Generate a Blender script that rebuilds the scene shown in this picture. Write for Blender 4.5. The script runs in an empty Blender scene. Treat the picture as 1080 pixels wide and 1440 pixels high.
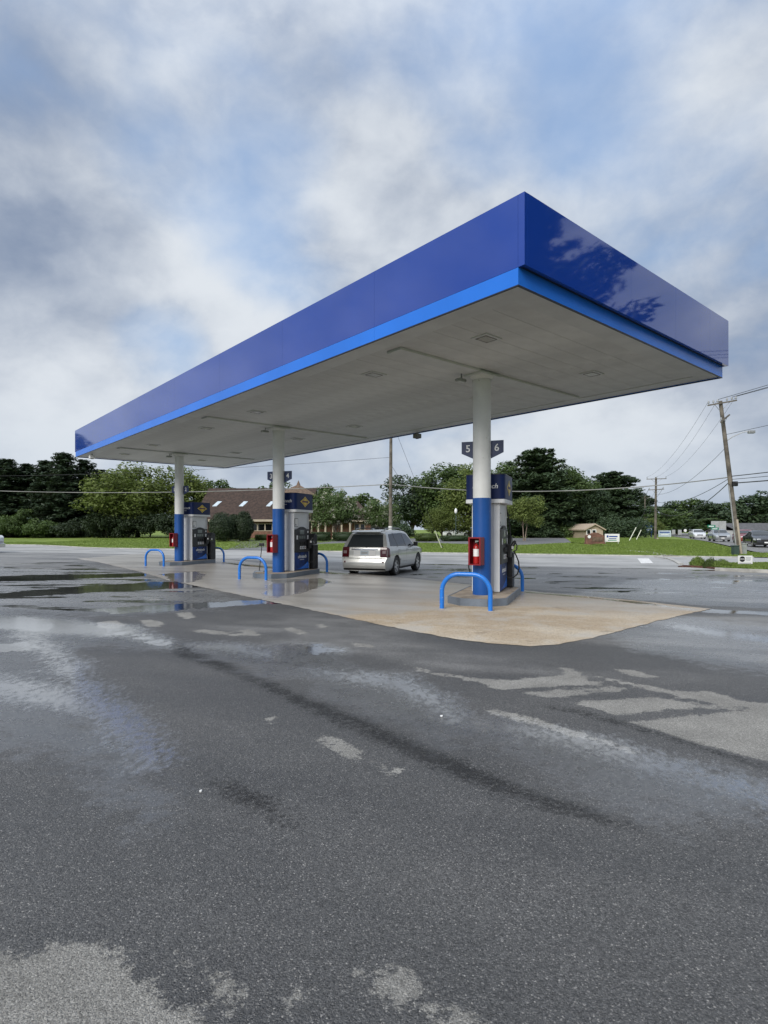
import bpy, bmesh, math, random
import numpy as np
from mathutils import Vector, Matrix
R = math.radians
sc = bpy.context.scene
COL = sc.collection

# ------------------------------------------------------------------ camera
F_PX, HORIZON, CAM_H = 810.0, 744.4, 1.5          # focal length in photo pixels, horizon row, eye height
cam_d = bpy.data.cameras.new('camera'); cam = bpy.data.objects.new('camera', cam_d); COL.objects.link(cam)
cam.location = (0, 0, CAM_H); cam.rotation_euler = (R(90), 0, 0)
cam_d.sensor_fit = 'VERTICAL'; cam_d.sensor_height = 36.0; cam_d.lens = F_PX / 1440 * 36.0
cam_d.shift_y = (HORIZON - 720) / 1440
cam_d.clip_start = 0.05; cam_d.clip_end = 3000
sc.camera = cam

# ------------------------------------------------------------------ light
SUN_EL, SUN_AZ = R(34), R(212)                    # azimuth clockwise from +Y: behind the camera, to its left
sun_d = bpy.data.lights.new('sun', 'SUN'); sun = bpy.data.objects.new('sun', sun_d); COL.objects.link(sun)
sun_d.energy = 1.5; sun_d.angle = R(35); sun_d.color = (1.0, .965, .91)
sdir = Vector((math.sin(SUN_AZ)*math.cos(SUN_EL), math.cos(SUN_AZ)*math.cos(SUN_EL), math.sin(SUN_EL)))
sun.rotation_euler = sdir.to_track_quat('Z', 'Y').to_euler(); sun.location = sdir*80
vs = sc.view_settings
vs.view_transform = 'Standard'; vs.look = 'None'; vs.gamma = 1.0; vs.use_curve_mapping = False
vs.exposure = 1.1
EXPO = 2 ** vs.exposure
sc.cycles.use_denoising = True
sc.cycles.max_bounces = 8; sc.cycles.transparent_max_bounces = 8
sc.cycles.caustics_reflective = False; sc.cycles.caustics_refractive = False

def s2l(r, g=None, b=None):
    if g is None: r, g, b = r
    return tuple((c/255/12.92 if c/255 <= .04045 else ((c/255+.055)/1.055)**2.4) for c in (r, g, b))
def px_dir(px, py):
    return Vector(((px-540)/F_PX, 1.0, (HORIZON-py)/F_PX)).normalized()

class NT:
    """small node-tree helper"""
    def __init__(s, tree): s.t = tree; s.n = tree.nodes; s.l = tree.links
    def node(s, typ, **kw):
        n = s.n.new(typ)
        for k, v in kw.items(): setattr(n, k, v)
        return n
    def put(s, sock, v):
        if isinstance(v, bpy.types.NodeSocket): s.l.new(v, sock)
        elif v is not None:
            if sock.type == 'RGBA' and not hasattr(v, '__len__'): v = (v, v, v, 1)
            if sock.type == 'RGBA' and len(v) == 3: v = (*v, 1)
            sock.default_value = v
    def math(s, op, a, b=None, c=None, clamp=False):
        n = s.node('ShaderNodeMath', operation=op); n.use_clamp = clamp
        for i, v in enumerate((a, b, c)):
            if v is not None: s.put(n.inputs[i], v)
        return n.outputs[0]
    def vmath(s, op, a, b=None, scale=None):
        n = s.node('ShaderNodeVectorMath', operation=op)
        s.put(n.inputs[0], a)
        if b is not None: s.put(n.inputs[1], b)
        if scale is not None: s.put(n.inputs[3], scale)
        return n.outputs['Value'] if op in ('LENGTH', 'DOT_PRODUCT', 'DISTANCE') else n.outputs[0]
    def mix(s, f, a, b, blend='MIX'):
        n = s.node('ShaderNodeMix', data_type='RGBA', blend_type=blend)
        s.put(n.inputs[0], f); s.put(n.inputs[6], a); s.put(n.inputs[7], b)
        return n.outputs[2]
    def fmix(s, f, a, b):
        n = s.node('ShaderNodeMix', data_type='FLOAT')
        s.put(n.inputs[0], f); s.put(n.inputs[2], a); s.put(n.inputs[3], b)
        return n.outputs[0]
    def smooth(s, x, lo, hi, o0=0.0, o1=1.0):
        n = s.node('ShaderNodeMapRange', interpolation_type='SMOOTHSTEP')
        s.put(n.inputs[0], x); s.put(n.inputs[1], lo); s.put(n.inputs[2], hi); s.put(n.inputs[3], o0); s.put(n.inputs[4], o1)
        return n.outputs[0]
    def noise(s, vec, scale, detail=3, rough=.55, dist=0, out=0):
        n = s.node('ShaderNodeTexNoise')
        s.put(n.inputs['Vector'], vec); n.inputs['Scale'].default_value = scale
        n.inputs['Detail'].default_value = detail; n.inputs['Roughness'].default_value = rough; n.inputs['Distortion'].default_value = dist
        return n.outputs[out]
    def voronoi(s, vec, scale, feature='F1', out='Distance', rnd=1):
        n = s.node('ShaderNodeTexVoronoi', feature=feature)
        s.put(n.inputs['Vector'], vec); n.inputs['Scale'].default_value = scale; n.inputs['Randomness'].default_value = rnd
        return n.outputs[out]
    def xyz(s, vec):
        n = s.node('ShaderNodeSeparateXYZ'); s.put(n.inputs[0], vec); return n.outputs
    def comb(s, x, y, z=0.0):
        n = s.node('ShaderNodeCombineXYZ'); s.put(n.inputs[0], x); s.put(n.inputs[1], y); s.put(n.inputs[2], z); return n.outputs[0]
    def mapping(s, vec, loc=(0,0,0), rot=(0,0,0), scale=(1,1,1)):
        n = s.node('ShaderNodeMapping'); s.put(n.inputs[0], vec)
        n.inputs[1].default_value = loc; n.inputs[2].default_value = rot; n.inputs[3].default_value = scale
        return n.outputs[0]
    def bump(s, h, strength=.3, dist=.01, normal=None):
        n = s.node('ShaderNodeBump'); s.put(n.inputs['Height'], h); s.put(n.inputs['Strength'], strength)
        n.inputs['Distance'].default_value = dist
        if normal is not None: s.put(n.inputs['Normal'], normal)
        return n.outputs[0]
    def attr(s, name, out='Fac'):
        n = s.node('ShaderNodeAttribute', attribute_name=name); return n.outputs[out]

# ------------------------------------------------------------------ sky: Nishita blue behind a broken layer of grey cloud
def build_world():
    w = bpy.data.worlds.new('World'); sc.world = w; w.use_nodes = True
    T = NT(w.node_tree); T.n.clear()
    out = T.node('ShaderNodeOutputWorld'); bg = T.node('ShaderNodeBackground'); T.l.new(bg.outputs[0], out.inputs[0])
    STR = 0.1; bg.inputs[1].default_value = STR
    sky = T.node('ShaderNodeTexSky', sky_type='NISHITA'); sky.sun_disc = False
    sky.sun_elevation = SUN_EL; sky.sun_rotation = SUN_AZ; sky.air_density = 1.2; sky.dust_density = 2.0
    d = T.vmath('NORMALIZE', T.node('ShaderNodeTexCoord').outputs['Generated'])
    x, y, z = T.xyz(d)
    # rounder puffs high up, flattened towards the horizon
    k = T.math('DIVIDE', 1.0, T.math('ADD', T.math('MAXIMUM', z, 0.0), .55))
    pl = T.comb(T.math('MULTIPLY', x, k), T.math('MULTIPLY', y, k), T.math('MULTIPLY', z, 1.5))
    warp = T.noise(pl, 3.0, 4, .55, out=1)
    pw = T.vmath('ADD', pl, T.vmath('SCALE', T.vmath('SUBTRACT', warp, (.5, .5, .5)), scale=.16))
    dz = T.comb(x, y, T.math('MULTIPLY', z, 1.35))
    wd = T.vmath('ADD', dz, T.vmath('SCALE', T.vmath('SUBTRACT', T.noise(dz, 3.2, 4, .5, out=1), (.5, .5, .5)), scale=.10))
    big = T.noise(T.vmath('ADD', pw, (3.7, 1.9, 0)), 2.2, 3, .5)
    puff = T.noise(T.vmath('ADD', wd, (9.1, 4.3, 2)), 5.0, 9, .53)
    puff_up = T.noise(T.vmath('ADD', wd, (9.1, 4.3, 2.05)), 5.0, 9, .53)
    lit = T.math('SUBTRACT', puff, puff_up)                      # tops catch the light, bases stay grey
    fine = T.noise(T.vmath('ADD', wd, (1.3, 7.7, 5)), 11.0, 8, .56)
    def lobe(px, py, deg, soft):
        c = T.vmath('DOT_PRODUCT', d, tuple(px_dir(px, py)))
        return T.smooth(c, math.cos(R(deg+soft)), math.cos(R(max(deg-soft, 0))))
    def total(items, start):
        v = start
        for px, py, deg, soft, w in items: v = T.math('ADD', v, T.math('MULTIPLY', lobe(px, py, deg, soft), w))
        return v
    n_blue = T.math('ADD', T.math('MULTIPLY', T.math('SUBTRACT', .5, big), 1.5), T.math('MULTIPLY', T.math('SUBTRACT', .5, puff), 1.0))
    gap = total([(300,235,6,6,.36), (400,320,5,5,.34), (225,492,3,3.5,.62), (890,130,9,8,.22), (760,60,7,7,.15), (560,210,6,6,.16), (80,60,8,8,.12), (960,480,6,6,.10)], T.math('ADD', n_blue, -.02))
    blue_f = T.math('MULTIPLY', T.smooth(gap, .06, .85), .8)
    tone = T.math('ADD', T.math('MULTIPLY', T.math('SUBTRACT', puff, .5), .85), T.math('ADD', T.math('MULTIPLY', T.math('SUBTRACT', fine, .5), .36), T.math('MULTIPLY', lit, .9)))
    tone = T.math('ADD', tone, T.math('MULTIPLY', T.math('SUBTRACT', big, .5), .5))
    tone = total([(60,330,7,8,-.22), (150,420,6,7,-.24), (20,470,5,6,-.16), (330,420,5,5,.42), (215,345,4,5,.24), (130,545,6,5,.42), (40,555,5,5,.22), (930,285,7,7,.26), (1030,400,6,6,-.20), (600,60,8,8,.12), (470,40,7,7,-.10), (330,120,7,7,.10), (840,600,7,6,.30), (640,590,8,8,.14), (980,640,6,5,-.08), (700,170,8,8,.04)], T.math('ADD', tone, .43))
    sh = T.smooth(tone, -.22, 1.02)
    def c(r, g, b): return tuple(v/EXPO/STR for v in s2l(r, g, b))
    cloud = T.mix(sh, c(132, 148, 174), c(224, 230, 237))
    haze_f = T.smooth(z, .0, .24, 1.0, 0.0)
    cloud = T.mix(T.math('MULTIPLY', haze_f, .35), cloud, c(184, 200, 217))
    blue = T.mix(.85, sky.outputs[0], T.mix(T.smooth(z, .25, .6), c(126, 174, 228), c(146, 178, 222)))
    col = T.mix(blue_f, cloud, blue)
    # an overcast dome grows brighter towards the zenith
    zen = T.smooth(z, .55, 1.0, 1.0, 2.1)
    col = T.vmath('SCALE', col, scale=zen)
    T.put(bg.inputs[0], col)
build_world()

# ------------------------------------------------------------------ ground shape and pixel helpers
PHI = .709                                         # canopy turned against the view
C0 = np.array([1.806, 7.566])                      # near canopy corner on plan
CL = np.array([-math.sin(PHI), math.cos(PHI)]); CW = np.array([math.cos(PHI), math.sin(PHI)])
ALPHA = R(20)                                      # road runs 20 degrees off the picture plane
RU = np.array([math.cos(ALPHA), -math.sin(ALPHA)]); RN = np.array([math.sin(ALPHA), math.cos(ALPHA)])
def sst(x, a, b):
    t = np.clip((np.asarray(x, float)-a)/(b-a), 0, 1); return t*t*(3-2*t)
def gh(x, y):
    x = np.asarray(x, float); y = np.asarray(y, float)
    s = (x-C0[0])*CW[0] + (y-C0[1])*CW[1]
    q = x*RN[0] + y*RN[1]; p = x*RU[0] + y*RU[1]
    z = -.2*sst(s, 4.2, 8.5) * sst(y, 9, 15)
    left = 1-sst(p, 2, 22)
    z = z + sst(q, 41, 82)*(.14+.30*left)
    return z
def G(px, py):
    """point of the ground seen at a photo pixel"""
    z = 0.0
    for _ in range(12):
        Y = F_PX*(CAM_H-z)/(py-HORIZON); X = (px-540)/F_PX*Y; z = float(gh(X, Y))
    return np.array([X, Y])
def at(px, Y): return (px-540)/F_PX*Y
def hz(py, Y): return CAM_H+(HORIZON-py)*Y/F_PX

# ------------------------------------------------------------------ mesh helpers
def link(o, parent=None):
    COL.objects.link(o)
    if parent is not None: o.parent = parent
    return o
def tag(o, label=None, cat=None, group=None, kind=None):
    if label: o['label'] = label
    if cat: o['category'] = cat
    if group: o['group'] = group
    if kind: o['kind'] = kind
    return o
def thing(name, label, cat, loc=(0,0,0), rz=0.0, group=None):
    o = bpy.data.objects.new(name, None); o.empty_display_size = .2
    o.location = loc; o.rotation_euler = (0, 0, rz); link(o)
    return tag(o, label, cat, group)
def copy_tree(o, parent=None):
    c = o.copy(); COL.objects.link(c); c.parent = parent
    for ch in [k for k in bpy.data.objects if k.parent is o]: copy_tree(ch, c)
    return c
def arr_mesh(name, v, f):
    """v (N,3), f (M,k) numpy arrays"""
    me = bpy.data.meshes.new(name); v = np.ascontiguousarray(v, np.float32); f = np.ascontiguousarray(f, np.int32)
    me.vertices.add(len(v)); me.vertices.foreach_set('co', v.ravel())
    k = f.shape[1]; me.loops.add(f.size); me.loops.foreach_set('vertex_index', f.ravel())
    me.polygons.add(len(f)); me.polygons.foreach_set('loop_start', np.arange(0, f.size, k, dtype=np.int32))
    me.update(calc_edges=True); return me

class MB:
    """collects shapes, then builds ONE mesh object"""
    def __init__(s): s.v = []; s.f = []
    def add(s, vs, fs):
        b = len(s.v); s.v += [tuple(map(float, p)) for p in vs]; s.f += [tuple(i+b for i in q) for q in fs]; return s
    def box(s, x0, x1, y0, y1, z0, z1):
        return s.add([(x0,y0,z0),(x1,y0,z0),(x1,y1,z0),(x0,y1,z0),(x0,y0,z1),(x1,y0,z1),(x1,y1,z1),(x0,y1,z1)],
                     [(0,3,2,1),(4,5,6,7),(0,1,5,4),(1,2,6,5),(2,3,7,6),(3,0,4,7)])
    def prism(s, poly, z0, z1):
        n = len(poly)
        return s.add([(x,y,z0) for x,y in poly]+[(x,y,z1) for x,y in poly],
                     [tuple(range(n))[::-1], tuple(range(n,2*n))]+[(i,(i+1)%n,n+(i+1)%n,n+i) for i in range(n)])
    def xprism(s, poly, x0, x1):        # poly in (y,z)
        n = len(poly)
        return s.add([(x0,y,z) for y,z in poly]+[(x1,y,z) for y,z in poly],
                     [tuple(range(n))[::-1], tuple(range(n,2*n))]+[(i,(i+1)%n,n+(i+1)%n,n+i) for i in range(n)])
    def yprism(s, poly, y0, y1):        # poly in (x,z)
        n = len(poly)
        return s.add([(x,y0,z) for x,z in poly]+[(x,y1,z) for x,z in poly],
                     [tuple(range(n)), tuple(range(n,2*n))[::-1]]+[(i,n+i,n+(i+1)%n,(i+1)%n) for i in range(n)])
    def tube(s, pts, r, n=10, cap=True):
        pts = [Vector(p) for p in pts]; rs = r if hasattr(r, '__len__') else [r]*len(pts)
        b = len(s.v); up = None
        for i, p in enumerate(pts):
            t = (pts[min(i+1, len(pts)-1)]-pts[max(i-1, 0)]).normalized()
            if up is None: up = t.orthogonal().normalized()
            up = (up-t*up.dot(t)).normalized(); sd = t.cross(up)
            for k in range(n):
                a = 2*math.pi*k/n; s.v.append(tuple(p+(up*math.cos(a)+sd*math.sin(a))*rs[i]))
        for i in range(len(pts)-1):
            for k in range(n):
                s.f.append((b+i*n+k, b+i*n+(k+1)%n, b+(i+1)*n+(k+1)%n, b+(i+1)*n+k))
        if cap:
            s.f.append(tuple(b+k for k in range(n))[::-1]); e = b+(len(pts)-1)*n; s.f.append(tuple(e+k for k in range(n)))
        return s
    def lathe(s, prof, n=24, axis='z', c=(0,0,0)):   # prof (r, h)
        b = len(s.v)
        for r, h in prof:
            for k in range(n):
                a = 2*math.pi*k/n; x, y = r*math.cos(a), r*math.sin(a)
                s.v.append({'z': (c[0]+x, c[1]+y, c[2]+h), 'y': (c[0]+x, c[1]+h, c[2]+y)}[axis])
        for i in range(len(prof)-1):
            for k in range(n):
                q = (b+i*n+k, b+i*n+(k+1)%n, b+(i+1)*n+(k+1)%n, b+(i+1)*n+k); s.f.append(q if axis == 'z' else q[::-1])
        return s
    def grid(s, P):                                 # P[i][j] points
        b = len(s.v); m = len(P[0])
        for r in P: s.v += [tuple(map(float, p)) for p in r]
        for i in range(len(P)-1):
            for j in range(m-1): s.f.append((b+i*m+j, b+i*m+j+1, b+(i+1)*m+j+1, b+(i+1)*m+j))
        return s
    def build(s, name, m, parent=None, smooth=None, bevel=0, loc=None, rz=None):
        me = bpy.data.meshes.new(name); me.from_pydata(s.v, [], s.f); me.update()
        bm = bmesh.new(); bm.from_mesh(me); bmesh.ops.recalc_face_normals(bm, faces=bm.faces); bm.to_mesh(me); bm.free()
        o = bpy.data.objects.new(name, me); link(o, parent)
        if m is not None: me.materials.append(m)
        if smooth is not None:
            me.shade_smooth(); me.set_sharp_from_angle(angle=R(smooth))
        if bevel:
            b = o.modifiers.new('bevel', 'BEVEL'); b.width = bevel; b.segments = 2; b.limit_method = 'ANGLE'; b.angle_limit = R(40)
        if loc is not None: o.location = loc
        if rz is not None: o.rotation_euler = (0, 0, rz)
        return o
def text(body, size, m, parent, loc, rot, shear=0.0, name='lettering', extrude=.002, sx=1.0):
    cu = bpy.data.curves.new('lettering', 'FONT'); cu.body = body; cu.size = size; cu.align_x = 'CENTER'; cu.align_y = 'CENTER'
    cu.shear = shear; cu.extrude = extrude; cu.offset = size*.012; cu.resolution_u = 3
    t = bpy.data.objects.new('tmp', cu); COL.objects.link(t)
    bpy.context.view_layer.update()
    me = bpy.data.meshes.new_from_object(t.evaluated_get(bpy.context.evaluated_depsgraph_get()))
    bpy.data.objects.remove(t); bpy.data.curves.remove(cu)
    me.materials.clear(); me.materials.append(m)
    o = bpy.data.objects.new(name, me); link(o, parent); o.location = loc; o.rotation_euler = rot; o.scale = (sx, 1, 1)
    return o

# ------------------------------------------------------------------ materials
def mat(name, col, rough=.5, metal=0.0, vary=.12, vscale=3.0, bump=0.0, bscale=40.0, coat=0.0, spec=.5, col2=None, rvary=.1, emit=None):
    m = bpy.data.materials.new(name); m.use_nodes = True
    T = NT(m.node_tree); b = T.n['Principled BSDF']
    P = T.node('ShaderNodeTexCoord').outputs['Object']
    n1 = T.noise(P, vscale, 5, .6)
    c2 = col2 or tuple(c*(1-vary*1.6) for c in col); c1 = tuple(min(1, c*(1+vary)) for c in col) if not col2 else col
    T.put(b.inputs['Base Color'], T.mix(T.smooth(n1, .3, .7), c2, c1))
    T.put(b.inputs['Roughness'], T.math('ADD', rough-rvary/2, T.math('MULTIPLY', T.noise(P, vscale*2.3, 3), rvary), clamp=True))
    b.inputs['Metallic'].default_value = metal; b.inputs['Coat Weight'].default_value = coat
    b.inputs['Coat Roughness'].default_value = .04; b.inputs['Specular IOR Level'].default_value = spec
    if bump: T.put(b.inputs['Normal'], T.bump(T.noise(P, bscale, 4), bump, .01))
    return m
M = {}
M['fascia'] = mat('fascia_blue', (.011, .050, .31), .05, coat=.6, vary=.04, vscale=.4, bump=.012, bscale=.9, rvary=.04, spec=.55)
M['band'] = mat('band_blue', (.016, .165, .68), .25, vary=.05, vscale=.6)
M['lip'] = mat('dark_lip', (.012, .016, .035), .4)
M['soffit'] = mat('soffit_white', (.68, .70, .69), .55, vary=.11, vscale=.7, rvary=.2)
M['soffit_trim'] = mat('soffit_trim', (.64, .665, .66), .5, vary=.06, vscale=1.5)
M['lens'] = mat('light_lens', (.40, .40, .37), .25)
M['light_frame'] = mat('light_frame', (.16, .16, .145), .5)
M['col_white'] = mat('column_white', (.74, .75, .74), .45, vary=.05, vscale=2, bump=.05, bscale=30)
M['col_blue'] = mat('column_blue', (.006, .075, .30), .38, vary=.06, vscale=2)
M['hoop'] = mat('hoop_blue', (.010, .17, .62), .3, vary=.08, vscale=4, coat=.2)
M['steel_trim'] = mat('island_skirt', (.16, .19, .23), .45, vary=.12, vscale=2, metal=.2)
M['island_top'] = mat('island_concrete', (.33, .27, .205), .7, vary=.25, vscale=3, bump=.2, bscale=60)
M['pump_grey'] = mat('pump_grey', (.76, .77, .78), .35, vary=.05, vscale=2)
M['pump_silver'] = mat('pump_silver', (.68, .69, .70), .38, vary=.03, metal=.1)
M['pump_navy'] = mat('pump_navy', (.004, .016, .085), .45, vary=.05, spec=.25)
M['pump_blue'] = mat('pump_blue', (.005, .032, .16), .45, vary=.5, vscale=2.2, spec=.3)
M['black'] = mat('black_plastic', (.011, .011, .012), .42, vary=.2)
M['rubber'] = mat('rubber', (.014, .014, .014), .62, vary=.2)
M['white'] = mat('white_paint', (.78, .78, .77), .4, vary=.04)
M['letter'] = mat('white_letter', (.80, .81, .82), .45, vary=.02)
M['yellow'] = mat('logo_yellow', (.78, .55, .03), .4, vary=.03)
M['navy'] = mat('logo_navy', (.008, .02, .10), .4, vary=.03)
M['red'] = mat('red_box', (.20, .006, .014), .35, vary=.12, vscale=5)
M['red_dark'] = mat('extinguisher_red', (.35, .012, .012), .3)
M['sign_navy'] = mat('sign_navy', (.012, .028, .10), .4, vary=.05)
M['screen'] = mat('screen_grey', (.20, .23, .22), .15)
M['chrome'] = mat('chrome', (.62, .62, .62), .15, metal=1.0, vary=.03)
M['rim'] = mat('wheel_alloy', (.46, .46, .46), .3, metal=.7, vary=.05)
M['glass_dark'] = mat('tinted_glass', (.006, .007, .008), .05, vary=.02, spec=.5, rvary=.02)
M['glass'] = mat('window_glass', (.03, .037, .042), .05, vary=.02, spec=.6, rvary=.02)
M['tail'] = mat('tail_light', (.085, .004, .008), .15, coat=.4)
M['tail_clear'] = mat('tail_clear', (.35, .26, .26), .15, coat=.6)
M['lamp'] = mat('headlamp_glass', (.62, .65, .66), .12, coat=.6)
M['silver'] = mat('silver_paint', (.52, .525, .505), .30, metal=.4, coat=.8, vary=.03, rvary=.04)
M['pole'] = mat('weathered_pole', (.135, .118, .095), .85, vary=.35, vscale=1.5, bump=.3, bscale=20)
M['wire'] = mat('wire_dark', (.045, .047, .05), .6)
M['cable'] = mat('cable_light', (.22, .22, .21), .6)
M['galv'] = mat('galvanised', (.33, .34, .345), .5, metal=.4, vary=.12)
M['kerb'] = mat('kerb_concrete', (.42, .41, .38), .8, vary=.2, vscale=2, bump=.2)
M['walk'] = mat('walk_concrete', (.40, .385, .35), .85, vary=.15, vscale=1)
M['brick'] = mat('far_brick', (.17, .085, .06), .85, vary=.25, vscale=3)
M['roof'] = mat('brown_shingle', (.050, .031, .023), .9, vary=.3, vscale=2.5, bump=.3, bscale=8)
M['roof_tan'] = mat('tan_shingle', (.14, .095, .065), .9, vary=.3, vscale=4)
M['roof_grey'] = mat('grey_shingle', (.10, .10, .105), .9, vary=.2, vscale=2)
M['cream'] = mat('cream_trim', (.40, .34, .27), .7, vary=.08)
M['siding'] = mat('white_siding', (.62, .62, .60), .7, vary=.06)
M['tan_siding'] = mat('tan_siding', (.42, .34, .26), .75, vary=.06)
M['bark'] = mat('bark', (.075, .055, .04), .95, vary=.4, vscale=4, bump=.5, bscale=15)
M['bark_pale'] = mat('pale_bark', (.24, .19, .15), .9, vary=.3, vscale=4)
M['green_sign'] = mat('green_sign', (.005, .20, .11), .5)
M['sign_blue'] = mat('sign_blue', (.015, .06, .27), .45)
M['sign_pale'] = mat('sign_pale', (.50, .58, .64), .5)
M['sign_back'] = mat('sign_back', (.36, .37, .37), .5, vary=.1)
M['cabinet_green'] = mat('cabinet_green', (.04, .07, .06), .6)
M['cabinet_grey'] = mat('cabinet_grey', (.30, .32, .31), .6)
M['guard'] = mat('guy_guard', (.72, .72, .58), .5)
M['paint_road'] = mat('road_paint', (.72, .71, .69), .6, vary=.15, vscale=5)
M['mulch'] = mat('mulch', (.10, .045, .03), .95, vary=.4, vscale=12, bump=.5)
M['litter'] = mat('litter_paper', (.8, .8, .78), .7)

def chips(m, col, scale, lo, hi):
    T = NT(m.node_tree); b = T.n['Principled BSDF']; P = T.node('ShaderNodeTexCoord').outputs['Object']
    old = b.inputs['Base Color'].links[0].from_socket
    f = T.math('MULTIPLY', T.smooth(T.noise(P, scale, 6, .7), lo, hi), T.smooth(T.noise(P, scale*.22, 2), .45, .6))
    T.put(b.inputs['Base Color'], T.mix(f, old, col))
chips(M['hoop'], (.45, .50, .55), 22, .62, .66); chips(M['col_blue'], (.18, .22, .30), 14, .66, .72); chips(M['col_white'], (.40, .38, .34), 9, .60, .78)
chips(M['pump_grey'], (.38, .37, .35), 11, .60, .8); chips(M['soffit'], (.46, .44, .39), 2.0, .58, .74); chips(M['steel_trim'], (.10, .08, .06), 12, .58, .7)
def leaf_mat(name, dark, light, trans=.25):
    m = bpy.data.materials.new(name); m.use_nodes = True
    T = NT(m.node_tree); b = T.n['Principled BSDF']; out = T.n['Material Output']
    P = T.node('ShaderNodeTexCoord').outputs['Object']
    f = T.math('ADD', T.math('MULTIPLY', T.attr('tint'), .75), T.math('MULTIPLY', T.noise(P, .55, 3), .3), clamp=True)
    c = T.mix(f, dark, light)
    T.put(b.inputs['Base Color'], c); b.inputs['Roughness'].default_value = .55; b.inputs['Specular IOR Level'].default_value = .3
    tr = T.node('ShaderNodeBsdfTranslucent'); T.put(tr.inputs[0], T.mix(.4, c, (.10, .16, .02)))
    mx = T.node('ShaderNodeMixShader'); mx.inputs[0].default_value = trans
    T.l.new(b.outputs[0], mx.inputs[1]); T.l.new(tr.outputs[0], mx.inputs[2]); T.l.new(mx.outputs[0], out.inputs[0])
    return m
M['leaf_mid'] = leaf_mat('leaf_mid', (.032, .058, .021), (.12, .18, .052))
M['leaf_light'] = leaf_mat('leaf_light', (.068, .098, .025), (.22, .27, .072), .35)
M['leaf_dark'] = leaf_mat('leaf_dark', (.020, .040, .022), (.072, .11, .05), .15)
M['leaf_pine'] = leaf_mat('leaf_pine', (.013, .027, .017), (.048, .076, .037), .12)
M['leaf_shrub'] = leaf_mat('leaf_shrub', (.014, .030, .012), (.055, .085, .028), .15)
M['leaf_hedge'] = leaf_mat('leaf_hedge', (.03, .05, .012), (.10, .14, .03), .2)
M['leaf_ever'] = leaf_mat('leaf_ever', (.015, .026, .013), (.035, .055, .022), .1)
M['blossom'] = leaf_mat('blossom', (.38, .38, .28), (.62, .62, .52), .2)
M['grass'] = leaf_mat('grass_blade', (.09, .14, .025), (.23, .31, .07), .3)

def lawn_material():
    m = bpy.data.materials.new('lawn'); m.use_nodes = True
    T = NT(m.node_tree); b = T.n['Principled BSDF']; P = T.node('ShaderNodeNewGeometry').outputs['Position']
    a = T.noise(P, .16, 4); c = T.noise(P, 1.3, 5, .65); f = T.noise(P, 14, 4, .7)
    g = T.math('ADD', T.math('MULTIPLY', a, .45), T.math('ADD', T.math('MULTIPLY', c, .35), T.math('MULTIPLY', f, .3)))
    col = T.mix(T.smooth(g, .38, .72), (.11, .16, .03), (.24, .31, .075))
    col = T.mix(T.smooth(T.noise(P, .35, 4), .62, .78), col, (.21, .19, .07))
    T.put(b.inputs['Base Color'], col); b.inputs['Roughness'].default_value = .8; b.inputs['Specular IOR Level'].default_value = .15
    T.put(b.inputs['Normal'], T.bump(T.noise(P, 9, 5, .7), .8, .06))
    return m
M['lawn'] = lawn_material()

def road_material(name, base, wet=.5):
    m = bpy.data.materials.new(name); m.use_nodes = True
    T = NT(m.node_tree); b = T.n['Principled BSDF']; P = T.node('ShaderNodeNewGeometry').outputs['Position']
    Pr = T.mapping(P, rot=(0, 0, ALPHA))
    st = T.mapping(Pr, scale=(.06, .55, 1))
    n = T.noise(st, 1.0, 5, .6); n2 = T.noise(P, .5, 4)
    dk = tuple(c*.55 for c in base)
    col = T.mix(T.smooth(T.math('ADD', T.math('MULTIPLY', n, .6), T.math('MULTIPLY', n2, .4)), .36, .6), dk, base)
    sp = T.voronoi(P, 70, out='Color'); spv = T.xyz(sp)[0]
    col = T.mix(T.math('MULTIPLY', T.smooth(spv, .8, .95), .35), col, (.35, .34, .32))
    wetm = T.smooth(n, .50, .60)
    T.put(b.inputs['Base Color'], T.mix(T.math('MULTIPLY', wetm, .5*wet), col, dk))
    T.put(b.inputs['Roughness'], T.fmix(T.math('MULTIPLY', wetm, wet), .62, .22)); b.inputs['Specular IOR Level'].default_value = .45
    T.put(b.inputs['Normal'], T.bump(T.noise(P, 90, 3), .25, .004))
    return m
M['road'] = road_material('road_asphalt', (.40, .395, .38), .35)
M['lot'] = road_material('lot_asphalt', (.17, .17, .172), .2)
M['far_road'] = road_material('far_road_asphalt', (.22, .215, .205), .1)

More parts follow.
